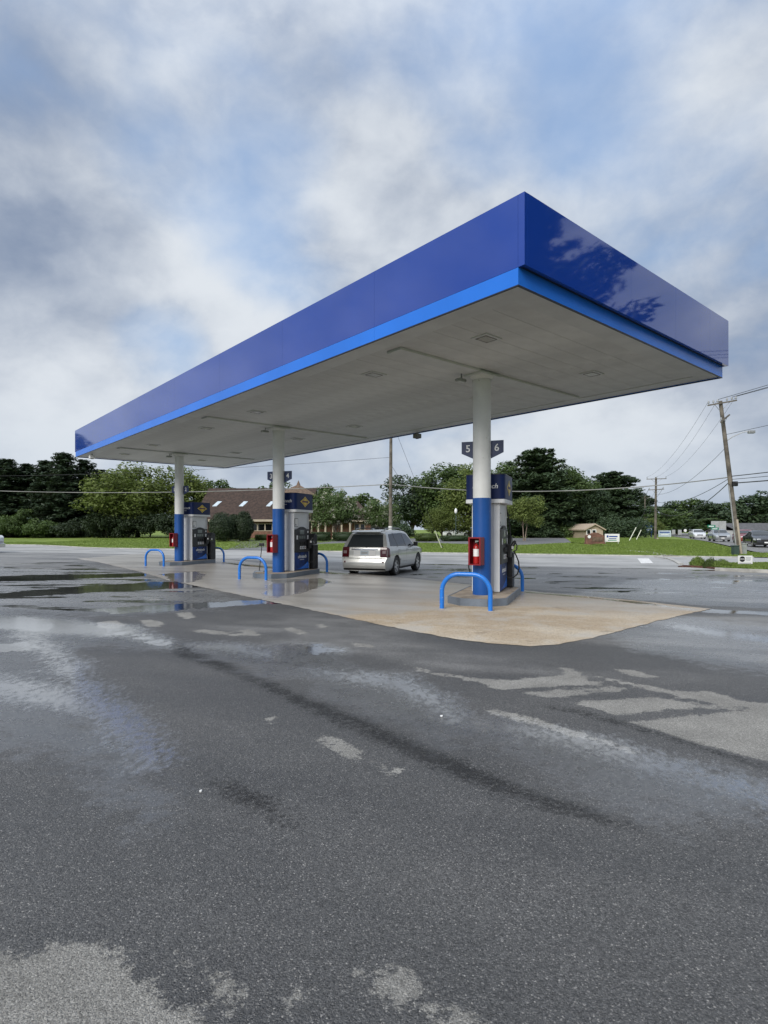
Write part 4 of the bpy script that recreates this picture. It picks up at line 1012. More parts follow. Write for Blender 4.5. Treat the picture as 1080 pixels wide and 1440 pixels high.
def make_suv(name, label, loc, rz, paint, group=None, plate=True):
    C = Car(**SUV); o = thing(name, label, 'SUV', loc, rz, group)
    b = C.body().build('body', paint, o); cut_arches(b, [(.99, .425), (3.70, .425)])
    MB().box(.3, 4.4, -.72, .72, .20, .62).build('chassis', M['black'], o)
    # tailgate glass, side glass, windscreen
    rear_patch(C, -.70, .70, 1.055, 1.50, .007, .83).build('rear_window', M['glass'], o, smooth=60)
    for sg in (-1, 1):
        C.side([(.42, 1.09), (1.16, 1.07), (1.10, 1.53), (.66, 1.51)], sg).build('quarter_window', M['glass_dark'], o, smooth=60)
        C.side([(1.22, 1.07), (2.12, 1.06), (2.10, 1.55), (1.16, 1.535)], sg).build('rear_door_window', M['glass_dark'], o, smooth=60)
        C.side([(2.19, 1.06), (3.28, 1.05), (2.70, 1.515), (2.17, 1.55)], sg).build('front_door_window', M['glass'], o, smooth=60)
        for x in (1.17, 2.14): C.side([(x-.03, 1.05), (x+.035, 1.05), (x+.03, 1.56), (x-.035, 1.55)], sg, .0045).build('pillar_trim', M['black'], o)
        for x0, x1 in ((1.215, 1.13), (2.155, 2.145), (3.22, 3.24)): C.side([(x1-.006, .36), (x1+.006, .36), (x0+.006, 1.04), (x0-.006, 1.04)], sg, .0015).build('door_gap', M['black'], o)
        C.side([(1.42, .53), (3.26, .53), (3.26, .60), (1.42, .60)], sg, .016).build('rub_strip', paint, o)
        C.side([(1.38, .225), (3.30, .225), (3.30, .30), (1.38, .30)], sg, .012).build('sill', M['black'], o)
        for x in (1.34, 2.30): C.side([(x, .925), (x+.17, .925), (x+.17, .96), (x, .96)], sg, .03, 3).build('door_handle', paint, o)
        # tail lamp wraps the corner
        t = C.side([(.055, .70), (.24, .70), (.25, 1.0), (.10, 1.06)], sg, .012, 5).build('tail_light', M['tail'], o, smooth=60)
        rear_patch(C, sg*.60, sg*.853, .70, 1.06, .014, .985, 5).build('lens', M['tail'], t, smooth=60)
        rear_patch(C, sg*.68, sg*.81, .83, .93, .018, 1, 3).build('reversing_lamp', M['tail_clear'], t)
        rear_patch(C, sg*.70, sg*.76, .50, .56, .006, 1, 2).build('reflector', M['tail'], o)
        mr = MB(); mr.tube([(3.10, sg*.86, 1.06), (3.08, sg*.94, 1.08)], .03, 8); mr.box(3.0, 3.14, *sorted((sg*.92, sg*1.07)), 1.03, 1.19)
        mr.build('wing_mirror', M['black'], o, bevel=.03)
        rl = MB().tube([(.62, sg*.56, 1.655), (.68, sg*.565, 1.715), (1.2, sg*.575, 1.735), (2.1, sg*.58, 1.73), (2.35, sg*.58, 1.70), (2.42, sg*.58, 1.655)], .019, 8).build('roof_rail', M['galv'], o, smooth=60)
        C.side([(4.16, .72), (4.58, .70), (4.50, .86), (4.18, .88)], sg, .012, 4).build('headlight', M['lamp'], o)
    P = []
    for i in range(7):
        x = 2.93+(3.40-2.93)*i/6; z = interp(x, C.roof); w = C.hw(x, z-.07)*.90
        P.append([(x+.01, w*(j/4-1), z+.010-.012*abs(j/4-1)**3) for j in range(9)])
    MB().grid(P).build('windscreen', M['glass'], o, smooth=60)
    for x in (1.05, 1.95): MB().tube([(x, -.575, 1.735), (x, .575, 1.735)], .016, 8).build('cross_bar', M['black'], o)
    MB().yprism([(.24, 1.565), (.60, 1.64), (.63, 1.66), (.34, 1.645), (.18, 1.60)], -.56, .56).build('spoiler', paint, o, bevel=.012)
    rear_patch(C, -.80, .80, .655, .668, .004, 1, 8).build('tailgate_gap', M['black'], o)
    rear_patch(C, -.50, .50, .955, .995, .025, 1, 4).build('grab_trim', M['chrome'], o)
    rear_patch(C, -.42, .42, .735, .945, .006, 1, 4).build('plate_recess', M['white'], o)
    pl = rear_patch(C, -.155, .155, .775, .925, .012, 1, 2).build('licence_plate', M['sign_pale'], o)
    rear_patch(C, -.12, .12, .815, .885, .014, 1, 2).build('plate_text', M['sign_back'], pl)
    rear_patch(C, -.80, .80, .235, .30, .004, 1, 6).build('lower_bumper', M['black'], o)
    MB().tube([(.145, .0, 1.06), (.11, -.04, 1.045), (.15, -.30, 1.10)], .012, 6).build('wiper', M['black'], o)
    for x in (.99, 3.70):
        for y in (-.785, .785): wheel(o, x, y, .35, .225, .225)
    return o
rw = np.array([.355, 21.1]); org = rw - RN*.99 - RU*.785
zc = float(gh(*(org+RN*2.3)))
make_suv('parked_car', 'silver SUV with roof rails and dark rear window parked behind the pumps', (org[0], org[1], zc+.012), R(70), M['silver'])

SEDAN = dict(length=4.6, roof=[(0,.98),(.1,1.02),(.55,1.06),(.95,1.16),(1.45,1.40),(1.9,1.46),(2.4,1.44),(2.8,1.32),(3.3,1.05),(3.5,1.0),(4.2,.88),(4.6,.68)],
             rear=[(.2,.12),(.4,.0),(.7,.02),(1.0,.12),(1.5,.2)], front=[(.2,4.5),(.4,4.6),(.6,4.58),(.9,4.4),(1.5,4.3)],
             width=[(.2,.80),(.35,.88),(.6,.90),(.8,.89),(.92,.86),(1.45,.62)], belt=.93)
def make_sedan(name, label, loc, rz, paint, cat='car', sc_=1.0, group=None, lift=0):
    C = Car(**SEDAN); o = thing(name, label, cat, loc, rz, group); o.scale = (sc_,)*3
    b = C.body().build('body', paint, o); cut_arches(b, [(.95, .38), (3.65, .38)])
    MB().box(.3, 4.3, -.72, .72, .19, .55).build('chassis', M['black'], o)
    for nm, xa, xb in (('windscreen', 2.72, 3.28), ('rear_window', .92, 1.42)):
        P = []
        for i in range(7):
            x = xa+(xb-xa)*i/6; z = interp(x, C.roof); w = C.hw(x, z-.07)*.88
            P.append([(x, w*(j/4-1), z+.014-.012*abs(j/4-1)**3) for j in range(9)])
        MB().grid(P).build(nm, M['glass'], o, smooth=60)
    for sg in (-1, 1):
        C.side([(1.1, .98), (2.05, .97), (2.03, 1.36), (1.5, 1.34)], sg).build('rear_door_window', M['glass_dark'], o)
        C.side([(2.12, .97), (3.1, .97), (2.72, 1.26), (2.10, 1.36)], sg).build('front_door_window', M['glass'], o)
        C.side([(4.05, .62), (4.52, .60), (4.42, .76), (4.08, .78)], sg, .012, 4).build('headlight', M['lamp'], o)
        MB().box(4.40, 4.53, *sorted((sg*.42, sg*.70)), .60, .73).build('headlight_lens', M['lamp'], o, bevel=.03)
        MB().box(2.95, 3.08, *sorted((sg*.88, sg*1.03)), .96, 1.08).build('wing_mirror', paint, o, bevel=.03)
        C.side([(.06, .68), (.30, .68), (.30, .82), (.10, .86)], sg, .012, 4).build('tail_light', M['tail'], o)
    MB().box(4.50, 4.60, -.40, .40, .50, .66).build('grille', M['black'], o, bevel=.02)
    MB().box(4.56, 4.615, -.16, .16, .36, .47).build('licence_plate', M['white'], o)
    for x in (.95, 3.65):
        for y in (-.76, .76): wheel(o, x, y, .32, .21, .21)
    return o
def car_on(px, Y, rz_deg, fn, name, label, paint, off=2.3, **kw):
    X = at(px, Y); d = np.array([math.cos(R(rz_deg)), math.sin(R(rz_deg))]); q = np.array([X, Y])-d*off
    return fn(name, label, (q[0], q[1], float(gh(X, Y))+.03), R(rz_deg), paint, **kw)
P_white = mat('car_white', (.62, .64, .66), .3, coat=.8, vary=.03); P_red = mat('car_red', (.20, .012, .015), .3, coat=.8, vary=.05)
P_black = mat('car_black', (.016, .017, .02), .25, coat=.8, vary=.05); P_grey = mat('car_grey', (.33, .35, .37), .3, metal=.4, coat=.8, vary=.03)
GR = 'cars waiting on the side road'
car_on(1068, 52, 250, make_sedan, 'side_road_car', 'black sedan with headlights on, nearest in the side road queue', P_black, group=GR)
car_on(1047, 63, 247, make_sedan, 'side_road_car', 'dark red car behind the black sedan on the side road', P_red, group=GR)
car_on(1011, 69, 250, make_sedan, 'side_road_car', 'grey car under the green street sign on the side road', P_grey, group=GR)
car_on(981, 90, 250, make_sedan, 'side_road_car', 'white car farthest up the side road', P_white, group=GR)
car_on(978, 104, 250, make_sedan, 'side_road_car', 'small dark car just behind the farthest white car', P_grey, group=GR)
car_on(643, 90, 182, make_suv, 'far_parked_car', 'white SUV parked behind the clipped hedge near the lamp post', P_white)

def make_pickup():
    q = pq(-48.2, 33.2) ; fx = G(-13, 778)
    o = thing('pickup_truck', 'dark pickup truck with chrome bumper entering at the left edge', 'truck', (fx[0], fx[1], float(gh(*fx))), -ALPHA+R(0))
    # local x forward, front bumper at x = 0
    P_ = mat('truck_grey', (.05, .055, .06), .3, coat=.8)
    MB().yprism([(-2.1, .45), (-.12, .45), (-.08, 1.02), (-.25, 1.12), (-1.55, 1.18), (-2.1, 1.2)], -.95, .95).build('front_body', P_white, o, bevel=.05)
    MB().yprism([(-3.9, 1.2), (-1.55, 1.2), (-2.2, 1.78), (-3.6, 1.80)], -.80, .80).build('cab', P_white, o, bevel=.05)
    MB().yprism([(-5.6, .5), (-2.1, .5), (-2.1, 1.18), (-5.6, 1.18)], -.95, .95).build('bed', P_white, o, bevel=.04)
    MB().yprism([(-3.6, 1.26), (-1.75, 1.26), (-2.25, 1.70), (-3.5, 1.72)], -.81, .81).build('side_window', M['glass_dark'], o)
    MB().box(-.10, .06, -.93, .93, .36, .60).build('bumper', M['chrome'], o, bevel=.03)
    MB().box(-.10, -.02, -.55, .55, .66, 1.0).build('grille', M['black'], o, bevel=.02)
    for sg in (-1, 1): MB().box(-.14, -.03, *sorted((sg*.58, sg*.90)), .72, .98).build('headlight', M['lamp'], o, bevel=.03)
    for x in (-.95, -4.6):
        for y in (-.80, .80): wheel(o, x, y, .38, .26, .24)
make_pickup()

# ------------------------------------------------------------------ vegetation
def leaf_object(name, pts, nrm, size, tint, m, parent, aspect=.6, rng=None):
    n = len(pts); rng = rng or np.random.default_rng(1)
    nrm = nrm+rng.normal(0, .55, (n, 3)); nrm /= np.linalg.norm(nrm, axis=1)[:, None]+1e-9
    a = rng.normal(0, 1, (n, 3)); t = np.cross(nrm, a); t /= np.linalg.norm(t, axis=1)[:, None]+1e-9; b = np.cross(nrm, t)
    s = size[:, None]; t = t*s; b = b*s*aspect
    v = np.stack([pts-t, pts-b*.9+t*.1, pts+t, pts+b*.9+t*.1], 1).reshape(-1, 3)
    f = np.arange(4*n).reshape(-1, 4); me = arr_mesh(name, v, f); add_attr(me, 'tint', np.repeat(np.clip(tint, 0, 1), 4)); me.materials.append(m)
    return link(bpy.data.objects.new(name, me), parent)
def ball(rng, n):
    d = rng.normal(0, 1, (n, 3)); d /= np.linalg.norm(d, axis=1)[:, None]; return d
def broadleaf(H, Rw, leafm, seed, n_clump=70, per=120, trunk_h=.28, leaf=.20, bark='bark', stems=1, squash=1.0, blossom=0):
    """unit-free tree at its own size, parts under an Empty that the caller places"""
    rng = np.random.default_rng(seed); o = thing('tree', 'tree', 'tree')
    ch = H*(1-trunk_h)/2; cz = H-ch
    d = ball(rng, n_clump); rad = rng.uniform(.35, .86, n_clump)**.6
    lump = 1+.22*np.sin(d[:, 0]*3.1+seed)+.18*np.sin(d[:, 1]*4.3+seed*2)+.15*np.sin(d[:, 2]*5+seed*.7)
    cen = d*rad[:, None]*np.array([Rw, Rw, ch*squash])*.86*np.clip(lump, .7, 1.25)[:, None]
    cen[:, 2] = np.clip(cen[:, 2], -ch*.95, ch*.90)+cz
    cr = Rw*rng.uniform(.17, .33, n_clump)
    P, N, S, T = [], [], [], []
    for c, r in zip(cen, cr):
        k = int(per*(r/(Rw*.25))**2); e = ball(rng, k); rr = rng.uniform(.25, 1, k)**.45
        p = c+e*(rr*r)[:, None]*np.array([1.15, 1.15, .8]); P.append(p); N.append(e*.7+np.array([0, 0, .75])); S.append(rng.uniform(.6, 1.3, k)*leaf)
        T.append(.15+rng.uniform(0, .32)+.35*rng.random(k))
    P = np.concatenate(P); N = np.concatenate(N); S = np.concatenate(S); T = np.concatenate(T)
    leaf_object('crown', P, N, S, T, M[leafm], o, rng=rng)
    if blossom:
        up = P[rng.choice(len(P), blossom*14, replace=True)]; g = np.repeat(cen[rng.integers(0, n_clump, blossom)]+ball(rng, blossom)*cr.mean()*.95, 14, 0)
        g = g+rng.normal(0, .09, g.shape); leaf_object('blossom', g, ball(rng, len(g)), np.full(len(g), .09), rng.random(len(g)), M['blossom'], o, rng=rng)
    m = MB()
    for s_ in range(stems):
        a = 2*math.pi*s_/stems; lean = .0 if stems == 1 else .18*Rw; r0 = H*.022*(1 if stems == 1 else .55)
        top = (math.cos(a)*lean+rng.normal(0, .1), math.sin(a)*lean+rng.normal(0, .1), H*.75)
        mid = (math.cos(a)*lean*.5+rng.normal(0, .08), math.sin(a)*lean*.5, H*trunk_h)
        m.tube([(math.cos(a)*r0*stems*.6, math.sin(a)*r0*stems*.6, -.15), (mid[0]*.6, mid[1]*.6, H*trunk_h*.5), mid, top], [r0*1.3, r0, r0*.85, r0*.25], 8)
        for c in cen[rng.choice(n_clump, 7, replace=False)]:
            z0 = H*trunk_h*rng.uniform(.85, 1.7); b0 = Vector((mid[0], mid[1], min(z0, H*.6))); e = Vector(c)
            m.tube([b0, b0.lerp(e, .5)+Vector((0, 0, .04*H)), e], [r0*.45, r0*.28, r0*.08], 6)
    m.build('trunk', M[bark], o, smooth=60)
    return o
def conifer(H, Rw, leafm, seed, levels=17, base=.08, leaf=.17, power=.8, droop=.12, flat=.45, rag=.25, n_br=8, round_top=False, fat=1.0):
    rng = np.random.default_rng(seed); o = thing('tree', 'tree', 'tree')
    P, N, S, T = [], [], [], []; m = MB(); m.tube([(0, 0, -.2), (0, 0, H*.5), (0, 0, H*.97)], [H*.02, H*.013, H*.003], 8)
    for i in range(levels):
        f = (i+.3*rng.random())/levels; z = H*(base+(1-base)*f)
        pr = (1-f)**power if not round_top else math.sqrt(max(.02, 1-(2*f-.75)**2/1.6))*(1-.25*f)
        nb = max(3, int(n_br*(1 if round_top else (1.1-f*.7))))
        for b in range(nb):
            a = 2*math.pi*(b/nb)+rng.uniform(-.5, .5); L = Rw*pr*rng.uniform(1-rag*1.6, 1+rag*.5)+.15
            e = np.array([math.cos(a), math.sin(a), 0])
            tip = e*L+np.array([0, 0, z-droop*L+(.25*L if f > .7 else 0)])
            m.tube([(0, 0, z), tuple(tip*.5+np.array([0, 0, z*.5+.04*L])), tuple(tip)], [H*.005, H*.003, H*.001], 4, cap=False)
            nc = max(2, int(L/.55)); tn = rng.uniform(0, .35)
            for c in range(nc):
                g = (c+.7)/nc; ctr = np.array([0, 0, z])*(1-g)+tip*g; r = (.30+.30*math.sin(math.pi*min(1, g*.85+.1)))*max(.5, L*.26)*fat
                k = int(26+44*r); q = ball(rng, k); p = ctr+q*(rng.uniform(.2, 1, k)**.5*r)[:, None]*np.array([1.1, 1.1, flat])
                P.append(p); N.append(q*.5+np.array([0, 0, .9])); S.append(rng.uniform(.6, 1.3, k)*leaf); T.append(.1+tn+.3*rng.random(k)+.18*g)
    leaf_object('crown', np.concatenate(P), np.concatenate(N), np.concatenate(S), np.concatenate(T), M[leafm], o, aspect=.38, rng=rng)
    m.build('trunk', M['bark'], o); return o
def shrub(rx, ry, h, leafm, seed, n=5200, leaf=.06, shape='oval', name='shrub'):
    rng = np.random.default_rng(seed); o = thing(name, 's', 'shrub'); d = ball(rng, n)
    k = np.ones(n)
    if shape == 'box': k = 1/np.maximum(np.abs(d).max(1), .58)*.80
    if shape == 'oval': k = 1-.18*np.clip(d[:, 2], 0, 1)*0
    lump = 1+.05*np.sin(d[:, 0]*9+seed)*np.sin(d[:, 1]*8)+.05*np.sin(d[:, 2]*11+seed)
    P = d*(k*lump*rng.uniform(.80, 1.03, n))[:, None]*np.array([rx, ry, h/2]); P[:, 2] = np.maximum(P[:, 2]+h/2, .0)
    T = .1+.3*rng.random(n)+.35*np.clip(.5+.5*np.sin(d[:, 0]*7+seed)*np.cos(d[:, 2]*9), 0, 1)
    leaf_object('foliage', P, d, rng.uniform(.6, 1.4, n)*leaf, T, M[leafm], o, rng=rng)
    # solid core added inside the leaves so that nothing shines straight through
    q = MB(); prof = [(max(.02, math.cos(a)), math.sin(a)) for a in np.linspace(-1.5, 1.5, 9)]; q.lathe(prof, 16)
    kk = .86 if shape != 'box' else .92
    q.v = [(x*rx*kk, y*ry*kk, h/2+z*h/2*kk) for x, y, z in q.v]; c = q.build('inner_core', M[leafm], o, smooth=80)
    return o
def put(o, px, Y, rz=0, sc_=1.0, sz=None, name=None, label=None, cat=None, group=None, x=None):
    X = at(px, Y) if x is None else x
    o.location = (X, Y, float(gh(X, Y))-.02); o.rotation_euler = (0, 0, rz); o.scale = (sc_, sc_, sz or sc_)
    if name: o.name = name
    return tag(o, label, cat, group)
def top_h(py, px, Y): return hz(py, Y)-float(gh(at(px, Y), Y))
cache = {}
def tree(kind, px, py, wpx, Y, label, name, group, seed, rz=0.0, cat='tree', **kw):
    """kind model scaled so its top reaches row py and its crown spans wpx"""
    H = top_h(py, px, Y); W = wpx*Y/F_PX/2; key = (kind, seed)
    if key not in cache:
        if kind == 'pine': cache[key] = (conifer(12, 2.6, 'leaf_pine', seed, levels=32, base=.02, power=.55, rag=.42, leaf=.17, flat=.85, n_br=11, fat=1.2), 12, 2.6)
        elif kind == 'tall': cache[key] = (conifer(13, 4.2, 'leaf_dark', seed, levels=19, base=.03, round_top=True, n_br=11, rag=.34, flat=.85, leaf=.25, droop=-.02, fat=1.35), 13, 4.2)
        elif kind == 'far': cache[key] = (broadleaf(12, 5, 'leaf_mid', seed, 60, 85, .06, .36), 12, 5)
        elif kind == 'fard': cache[key] = (broadleaf(12, 5, 'leaf_dark', seed, 60, 85, .06, .36), 12, 5)
        elif kind == 'mid': cache[key] = (broadleaf(12, 4.6, 'leaf_mid', seed, 95, 130, .08, .20), 12, 4.6)
        elif kind == 'light': cache[key] = (broadleaf(11, 5.2, 'leaf_light', seed, 110, 130, .10, .19), 11, 5.2)
        elif kind == 'dark': cache[key] = (broadleaf(12, 4.6, 'leaf_dark', seed, 95, 130, .08, .20), 12, 4.6)
        elif kind == 'small': cache[key] = (broadleaf(5, 2.3, 'leaf_light', seed, 60, 110, .30, .11, 'bark_pale', 3), 5, 2.3)
        elif kind == 'myrtle': cache[key] = (broadleaf(5, 3.0, 'leaf_mid', seed, 70, 120, .24, .12, 'bark_pale', 4, blossom=120), 5, 3.0)
        o = cache[key][0]
    else: o = copy_tree(cache[key][0])
    h0, w0 = cache[key][1:]; W *= 1.22
    put(o, px, Y, rz, W/w0, H/h0, None, label, cat, group); o.name = name
    return o
TG = 'dark conifers in the left tree line'
for i, (px, py, w, Y) in enumerate([(-28,636,84,98),(8,645,78,98),(38,652,72,101),(64,647,72,99),(90,636,76,97),(118,646,72,100),(140,660,66,103)]):
    nm = ['just outside the left edge', 'at the left edge of the picture', 'third from the left edge', 'fourth from the left edge', 'tallest, left of the canopy end', 'behind the canopy end', 'beside the pale broadleaf tree'][i]
    tree('pine', px, py, w, Y, f'dark green conifer in the left tree line, {nm}', 'conifer_tree', TG, 11+i % 3, rz=i*1.3)
for i, (px, py, w, Y) in enumerate([(-8,664,80,108),(50,664,80,109),(105,660,80,108),(160,660,80,110)]):
    tree('fard', px, py, w, Y, ['dim broadleaf tree behind the left edge conifers', 'dim broadleaf tree behind the third conifer', 'dim broadleaf tree behind the tallest conifer', 'dim broadleaf tree between conifers and pale tree'][i], 'background_tree', 'dim trees behind the conifers', 31+i % 2, rz=i*2.1)
tree('light', 192, 649, 112, 92, 'pale green broadleaf tree behind the far left column', 'broadleaf_tree', None, 21)
tree('light', 262, 654, 84, 95, 'pale green broadleaf tree beside the brown roof', 'broadleaf_tree', None, 22, rz=1)
for i, (px, py, w, Y) in enumerate([(12,728,44,92),(32,722,30,93),(60,735,44,91),(150,726,50,89),(182,724,44,88),(213,722,42,88),(240,726,42,87),(100,736,50,91)]):
    o = broadleaf(top_h(py, px, Y)*1.15, w*Y/F_PX/2*1.3, 'leaf_ever' if i > 2 else 'leaf_mid', 50+i, 60, 100, .02, .16); o.name = 'understory_bush'
    put(o, px, Y, 0, 1, None, None, 'dark bush under the trees, %s' % ['at the far left edge', 'pale one second from the left edge', 'third from the left edge', 'below the canopy end', 'left of the far column', 'just left of the far extinguisher cabinet', 'hidden partly by the far column', 'below the tallest conifer'][i], 'bush', 'bushes under the left tree line')
tree('far', 386, 673, 46, 118, 'treetop showing above the brown roof by the middle column', 'background_tree', 'treetops behind the brick building', 33)
tree('far', 340, 683, 60, 122, 'low treetop above the left part of the brown roof', 'background_tree', 'treetops behind the brick building', 34, rz=2)
tree('far', 462, 680, 50, 120, 'treetop above the flowering tree', 'background_tree', 'treetops behind the brick building', 33, rz=3)
tree('far', 505, 692, 60, 122, 'treetop left of the centre utility pole', 'background_tree', 'treetops behind the brick building', 34, rz=4)
tree('far', 300, 672, 50, 118, 'treetop between pale tree and brown roof', 'background_tree', 'treetops behind the brick building', 33, rz=5)
tree('myrtle', 473, 690, 66, 75, 'white flowering tree right of the middle pump', 'flowering_tree', None, 41)
tree('myrtle', 536, 703, 46, 77, 'smaller white flowering tree behind the utility pole', 'flowering_tree', None, 42)
for i, (px, py, w, Y) in enumerate([(312,721,37,70),(343,719.5,27,71),(329,723,20,76)]):
    W = w*Y/F_PX/2; o = shrub(W, W, top_h(py, px, Y), 'leaf_ever', 60+i, 6500, .085, name='clipped_shrub')
    put(o, px, Y, 0, 1, None, None, ['large clipped oval shrub right of the farthest pump', 'clipped oval shrub beside the brick wall', 'small clipped shrub between the two larger ones'][i], 'shrub', 'clipped oval shrubs')
for i, (px, py, w, Y, dy) in enumerate([(452,747,30,70,.8),(485,747,40,70,.8),(372,751,30,74,.8),(600,749,38,68,1.2),(640,752.5,46,68,1.2),(690,752,40,70,1.2)]):
    W = w*Y/F_PX/2; o = shrub(W, dy, max(.6, top_h(py, px, Y)), 'leaf_hedge' if i in (2, 3) else 'leaf_shrub', 70+i, 4500, .07, 'box', 'clipped_hedge')
    put(o, px, Y, 0, 1, None, None, 'low clipped hedge %s' % ['right of the middle pump', 'below the white flowering tree', 'by the brick wall', 'behind the silver SUV bonnet', 'in front of the white SUV', 'left of the nearest pump'][i], 'hedge', 'low clipped hedges')
CG = 'tall trees behind the lamp post'
tree('dark', 580, 664, 76, 108, 'dark loose tree right of the centre utility pole', 'tall_tree', CG, 23)
tree('mid', 632, 640, 92, 106, 'tall rounded green tree left of the nearest column', 'tall_tree', CG, 24)
tree('mid', 700, 646, 70, 110, 'tall green tree behind the nearest pump', 'tall_tree', CG, 25)
tree('light', 660, 656, 84, 82, 'yellow green tree behind the lamp post', 'broadleaf_tree', None, 26)
tree('light', 622, 712, 46, 80, 'low yellow green tree left of the lamp post', 'broadleaf_tree', None, 21, rz=2)
tree('tall', 755, 632, 104, 90, 'tall dark layered tree right of the nearest pump', 'tall_tree', CG, 27)
tree('mid', 802, 650, 76, 94, 'upright green tree between two dark trees', 'tall_tree', CG, 25, rz=2)
tree('dark', 829, 684, 56, 92, 'shorter dark tree right of the upright green tree', 'tall_tree', CG, 23, rz=3)
tree('tall', 860, 664, 84, 98, 'dark layered tree above the brick sign', 'tall_tree', CG, 28)
tree('small', 737, 695, 46, 68, 'small yellow green tree with pale stems beside the nearest pump', 'young_tree', None, 43)
tree('far', 784, 668, 84, 104, 'green tree filling the gap between the two dark layered trees', 'tall_tree', CG, 33, rz=1)
tree('fard', 608, 690, 60, 112, 'dark tree filling the gap by the lamp post', 'tall_tree', CG, 32, rz=1)
for i, (px, py, w, Y) in enumerate([(872,733,66,86),(795,741,60,88),(765,742,44,86),(560,742,40,90),(835,742,50,92),(552,735,50,96),(700,742,60,92)]):
    o = broadleaf(top_h(py, px, Y)*1.15, w*Y/F_PX/2*1.25, 'leaf_dark' if i != 1 else 'leaf_mid', 80+i, 60, 100, .02, .16); o.name = 'undergrowth_bush'
    put(o, px, Y, 0, 1, None, None, 'bush at the foot of the trees %s' % ['above the white lawn sign', 'right of the car park', 'just right of the nearest pump', 'right of the utility pole', 'left of the brick sign', 'behind the utility pole', 'behind the nearest pump'][i], 'bush', 'bushes at the foot of the centre trees')
FG = 'far trees along the side road'
for i, (px, py, w, Y, kd_) in enumerate([(908,697,34,150,'tall'),(930,712,50,128,'far'),(952,703,54,170,'fard'),(975,700,54,165,'far'),(1000,703,54,150,'fard'),(1022,704,50,170,'far'),(1054,690,60,132,'fard'),(1086,696,56,140,'far'),(1120,690,70,140,'fard'),(915,728,34,112,'light'),(940,730,60,140,'fard'),(985,728,70,140,'far'),(1030,724,70,150,'fard'),(896,735,40,118,'fard')]):
    tree(kd_, px, py, w, Y, 'far tree by the side road, %s' % ['a lone pine top', 'left end of the line', 'second clump from the left', 'behind the farthest cars', 'above the green street sign', 'left of the leaning pole', 'big dark one right of the leaning pole', 'above the white house', 'beyond the right edge', 'a pale low one by the blue sign', 'low dark one behind the blue sign', 'low one behind the farthest cars', 'low dark one behind the leaning pole', 'low dark one left of the blue sign'][i], 'far_tree', FG, 32 if kd_ == 'fard' else 33 if kd_ == 'far' else 28 if kd_ == 'tall' else 22, rz=i*.9)
# trees outside the frame that the glossy fascia mirrors
o = conifer(15.4, 4.3, 'leaf_pine', 91, levels=18, base=.35, round_top=True, n_br=9, rag=.5, flat=.6, leaf=.21, droop=-.12, fat=1.3)
put(o, 0, 9.0, 1.0, 1.12, 1.06, None, 'tall pine outside the frame, mirrored in the end fascia', 'tree', None, x=19.6); o.name = 'pine_tree'
o = broadleaf(15.5, 3.8, 'leaf_dark', 92, 80, 110, .1, .26)
put(o, 0, 62, 0, 1.0, 1.0, None, 'tree outside the frame, mirrored at the far left of the fascia', 'tree', None, x=-61); o.name = 'mirrored_tree'
# ornamental grasses at the frontage
for i, (px, py, w, base) in enumerate([(981,782,20,797),(1000,785,20,799),(1015,786,24,800)]):
    q = G(px, base); Y = q[1]; rng = np.random.default_rng(100+i); n = 2600; W = w*Y/F_PX/2; H = (base-py)*Y/F_PX
    o = thing('ornamental_grass', 'mop headed green grass clump %s' % ['left of the trio in the kerb bed', 'in the middle of the kerb bed', 'right end of the kerb bed'][i], 'plant', (q[0], q[1], float(gh(*q))), 0, 'grass clumps in the kerb bed')
    a = rng.uniform(0, 2*np.pi, n); r = W*np.sqrt(rng.random(n)); h = H*(1-.55*(r/W)**2)*rng.uniform(.6, 1.1, n)
    P = np.c_[r*np.cos(a), r*np.sin(a), h*rng.uniform(.15, 1, n)]
    leaf_object('blades', P, np.c_[np.cos(a), np.sin(a), np.full(n, .3)], rng.uniform(.05, .12, n), rng.random(n)*.8, M['grass'] if i != 1 else M['leaf_hedge'], o, aspect=.14, rng=rng)
    MB().lathe([(W*.8, 0), (W*.7, H*.5), (W*.35, H*.75), (.01, H*.8)], 14).build('root_clump', M['leaf_hedge'], o, smooth=80)
q = G(985, 798); o = MB().prism([(-.8, -.3), (1.6, -.45), (2.2, .1), (1.5, .5), (-.5, .4)], -.1, .05).build('planting_bed', M['mulch']); o.location = (q[0], q[1]+.3, float(gh(*q))); o.rotation_euler = (0, 0, ISL); tag(o, kind='structure')
# short grass standing on the lawns
def grass_field(name, poly, n, h, off):
    rng = np.random.default_rng(7); poly = np.asarray(poly); lo, hi = poly.min(0), poly.max(0)
    P = rng.uniform(lo, hi, (n*3, 2)); P = P[sdf(P, poly) > .05][:n]; k = len(P); z = gh(P[:, 0], P[:, 1])+off
    a = rng.uniform(0, 2*np.pi, k); w = rng.uniform(.02, .05, k); hh = h*rng.uniform(.5, 1.2, k); e = np.c_[np.cos(a), np.sin(a)]*w[:, None]; ln = rng.normal(0, .03, (k, 2))
    v = np.stack([np.c_[P-e, z], np.c_[P+e, z], np.c_[P+ln, z+hh]], 1).reshape(-1, 3)
    me = arr_mesh(name, v, np.arange(3*k).reshape(-1, 3)); add_attr(me, 'tint', np.repeat(rng.random(k), 3)); me.materials.append(M['grass'])
    tag(link(bpy.data.objects.new(name, me)), 'short green grass blades standing on the %s' % name.replace('_', ' '), 'grass', kind='stuff')
grass_field('middle_lawn_grass', np.array([*PQ((DW1+.2, ROAD_FAR+.35), (8.4, ROAD_FAR+.35)), G(800, 763.8), G(730, 767.3), G(660, 766), G(600, 764), G(500, 764), G(449, 766)]), 40000, .075, .04)
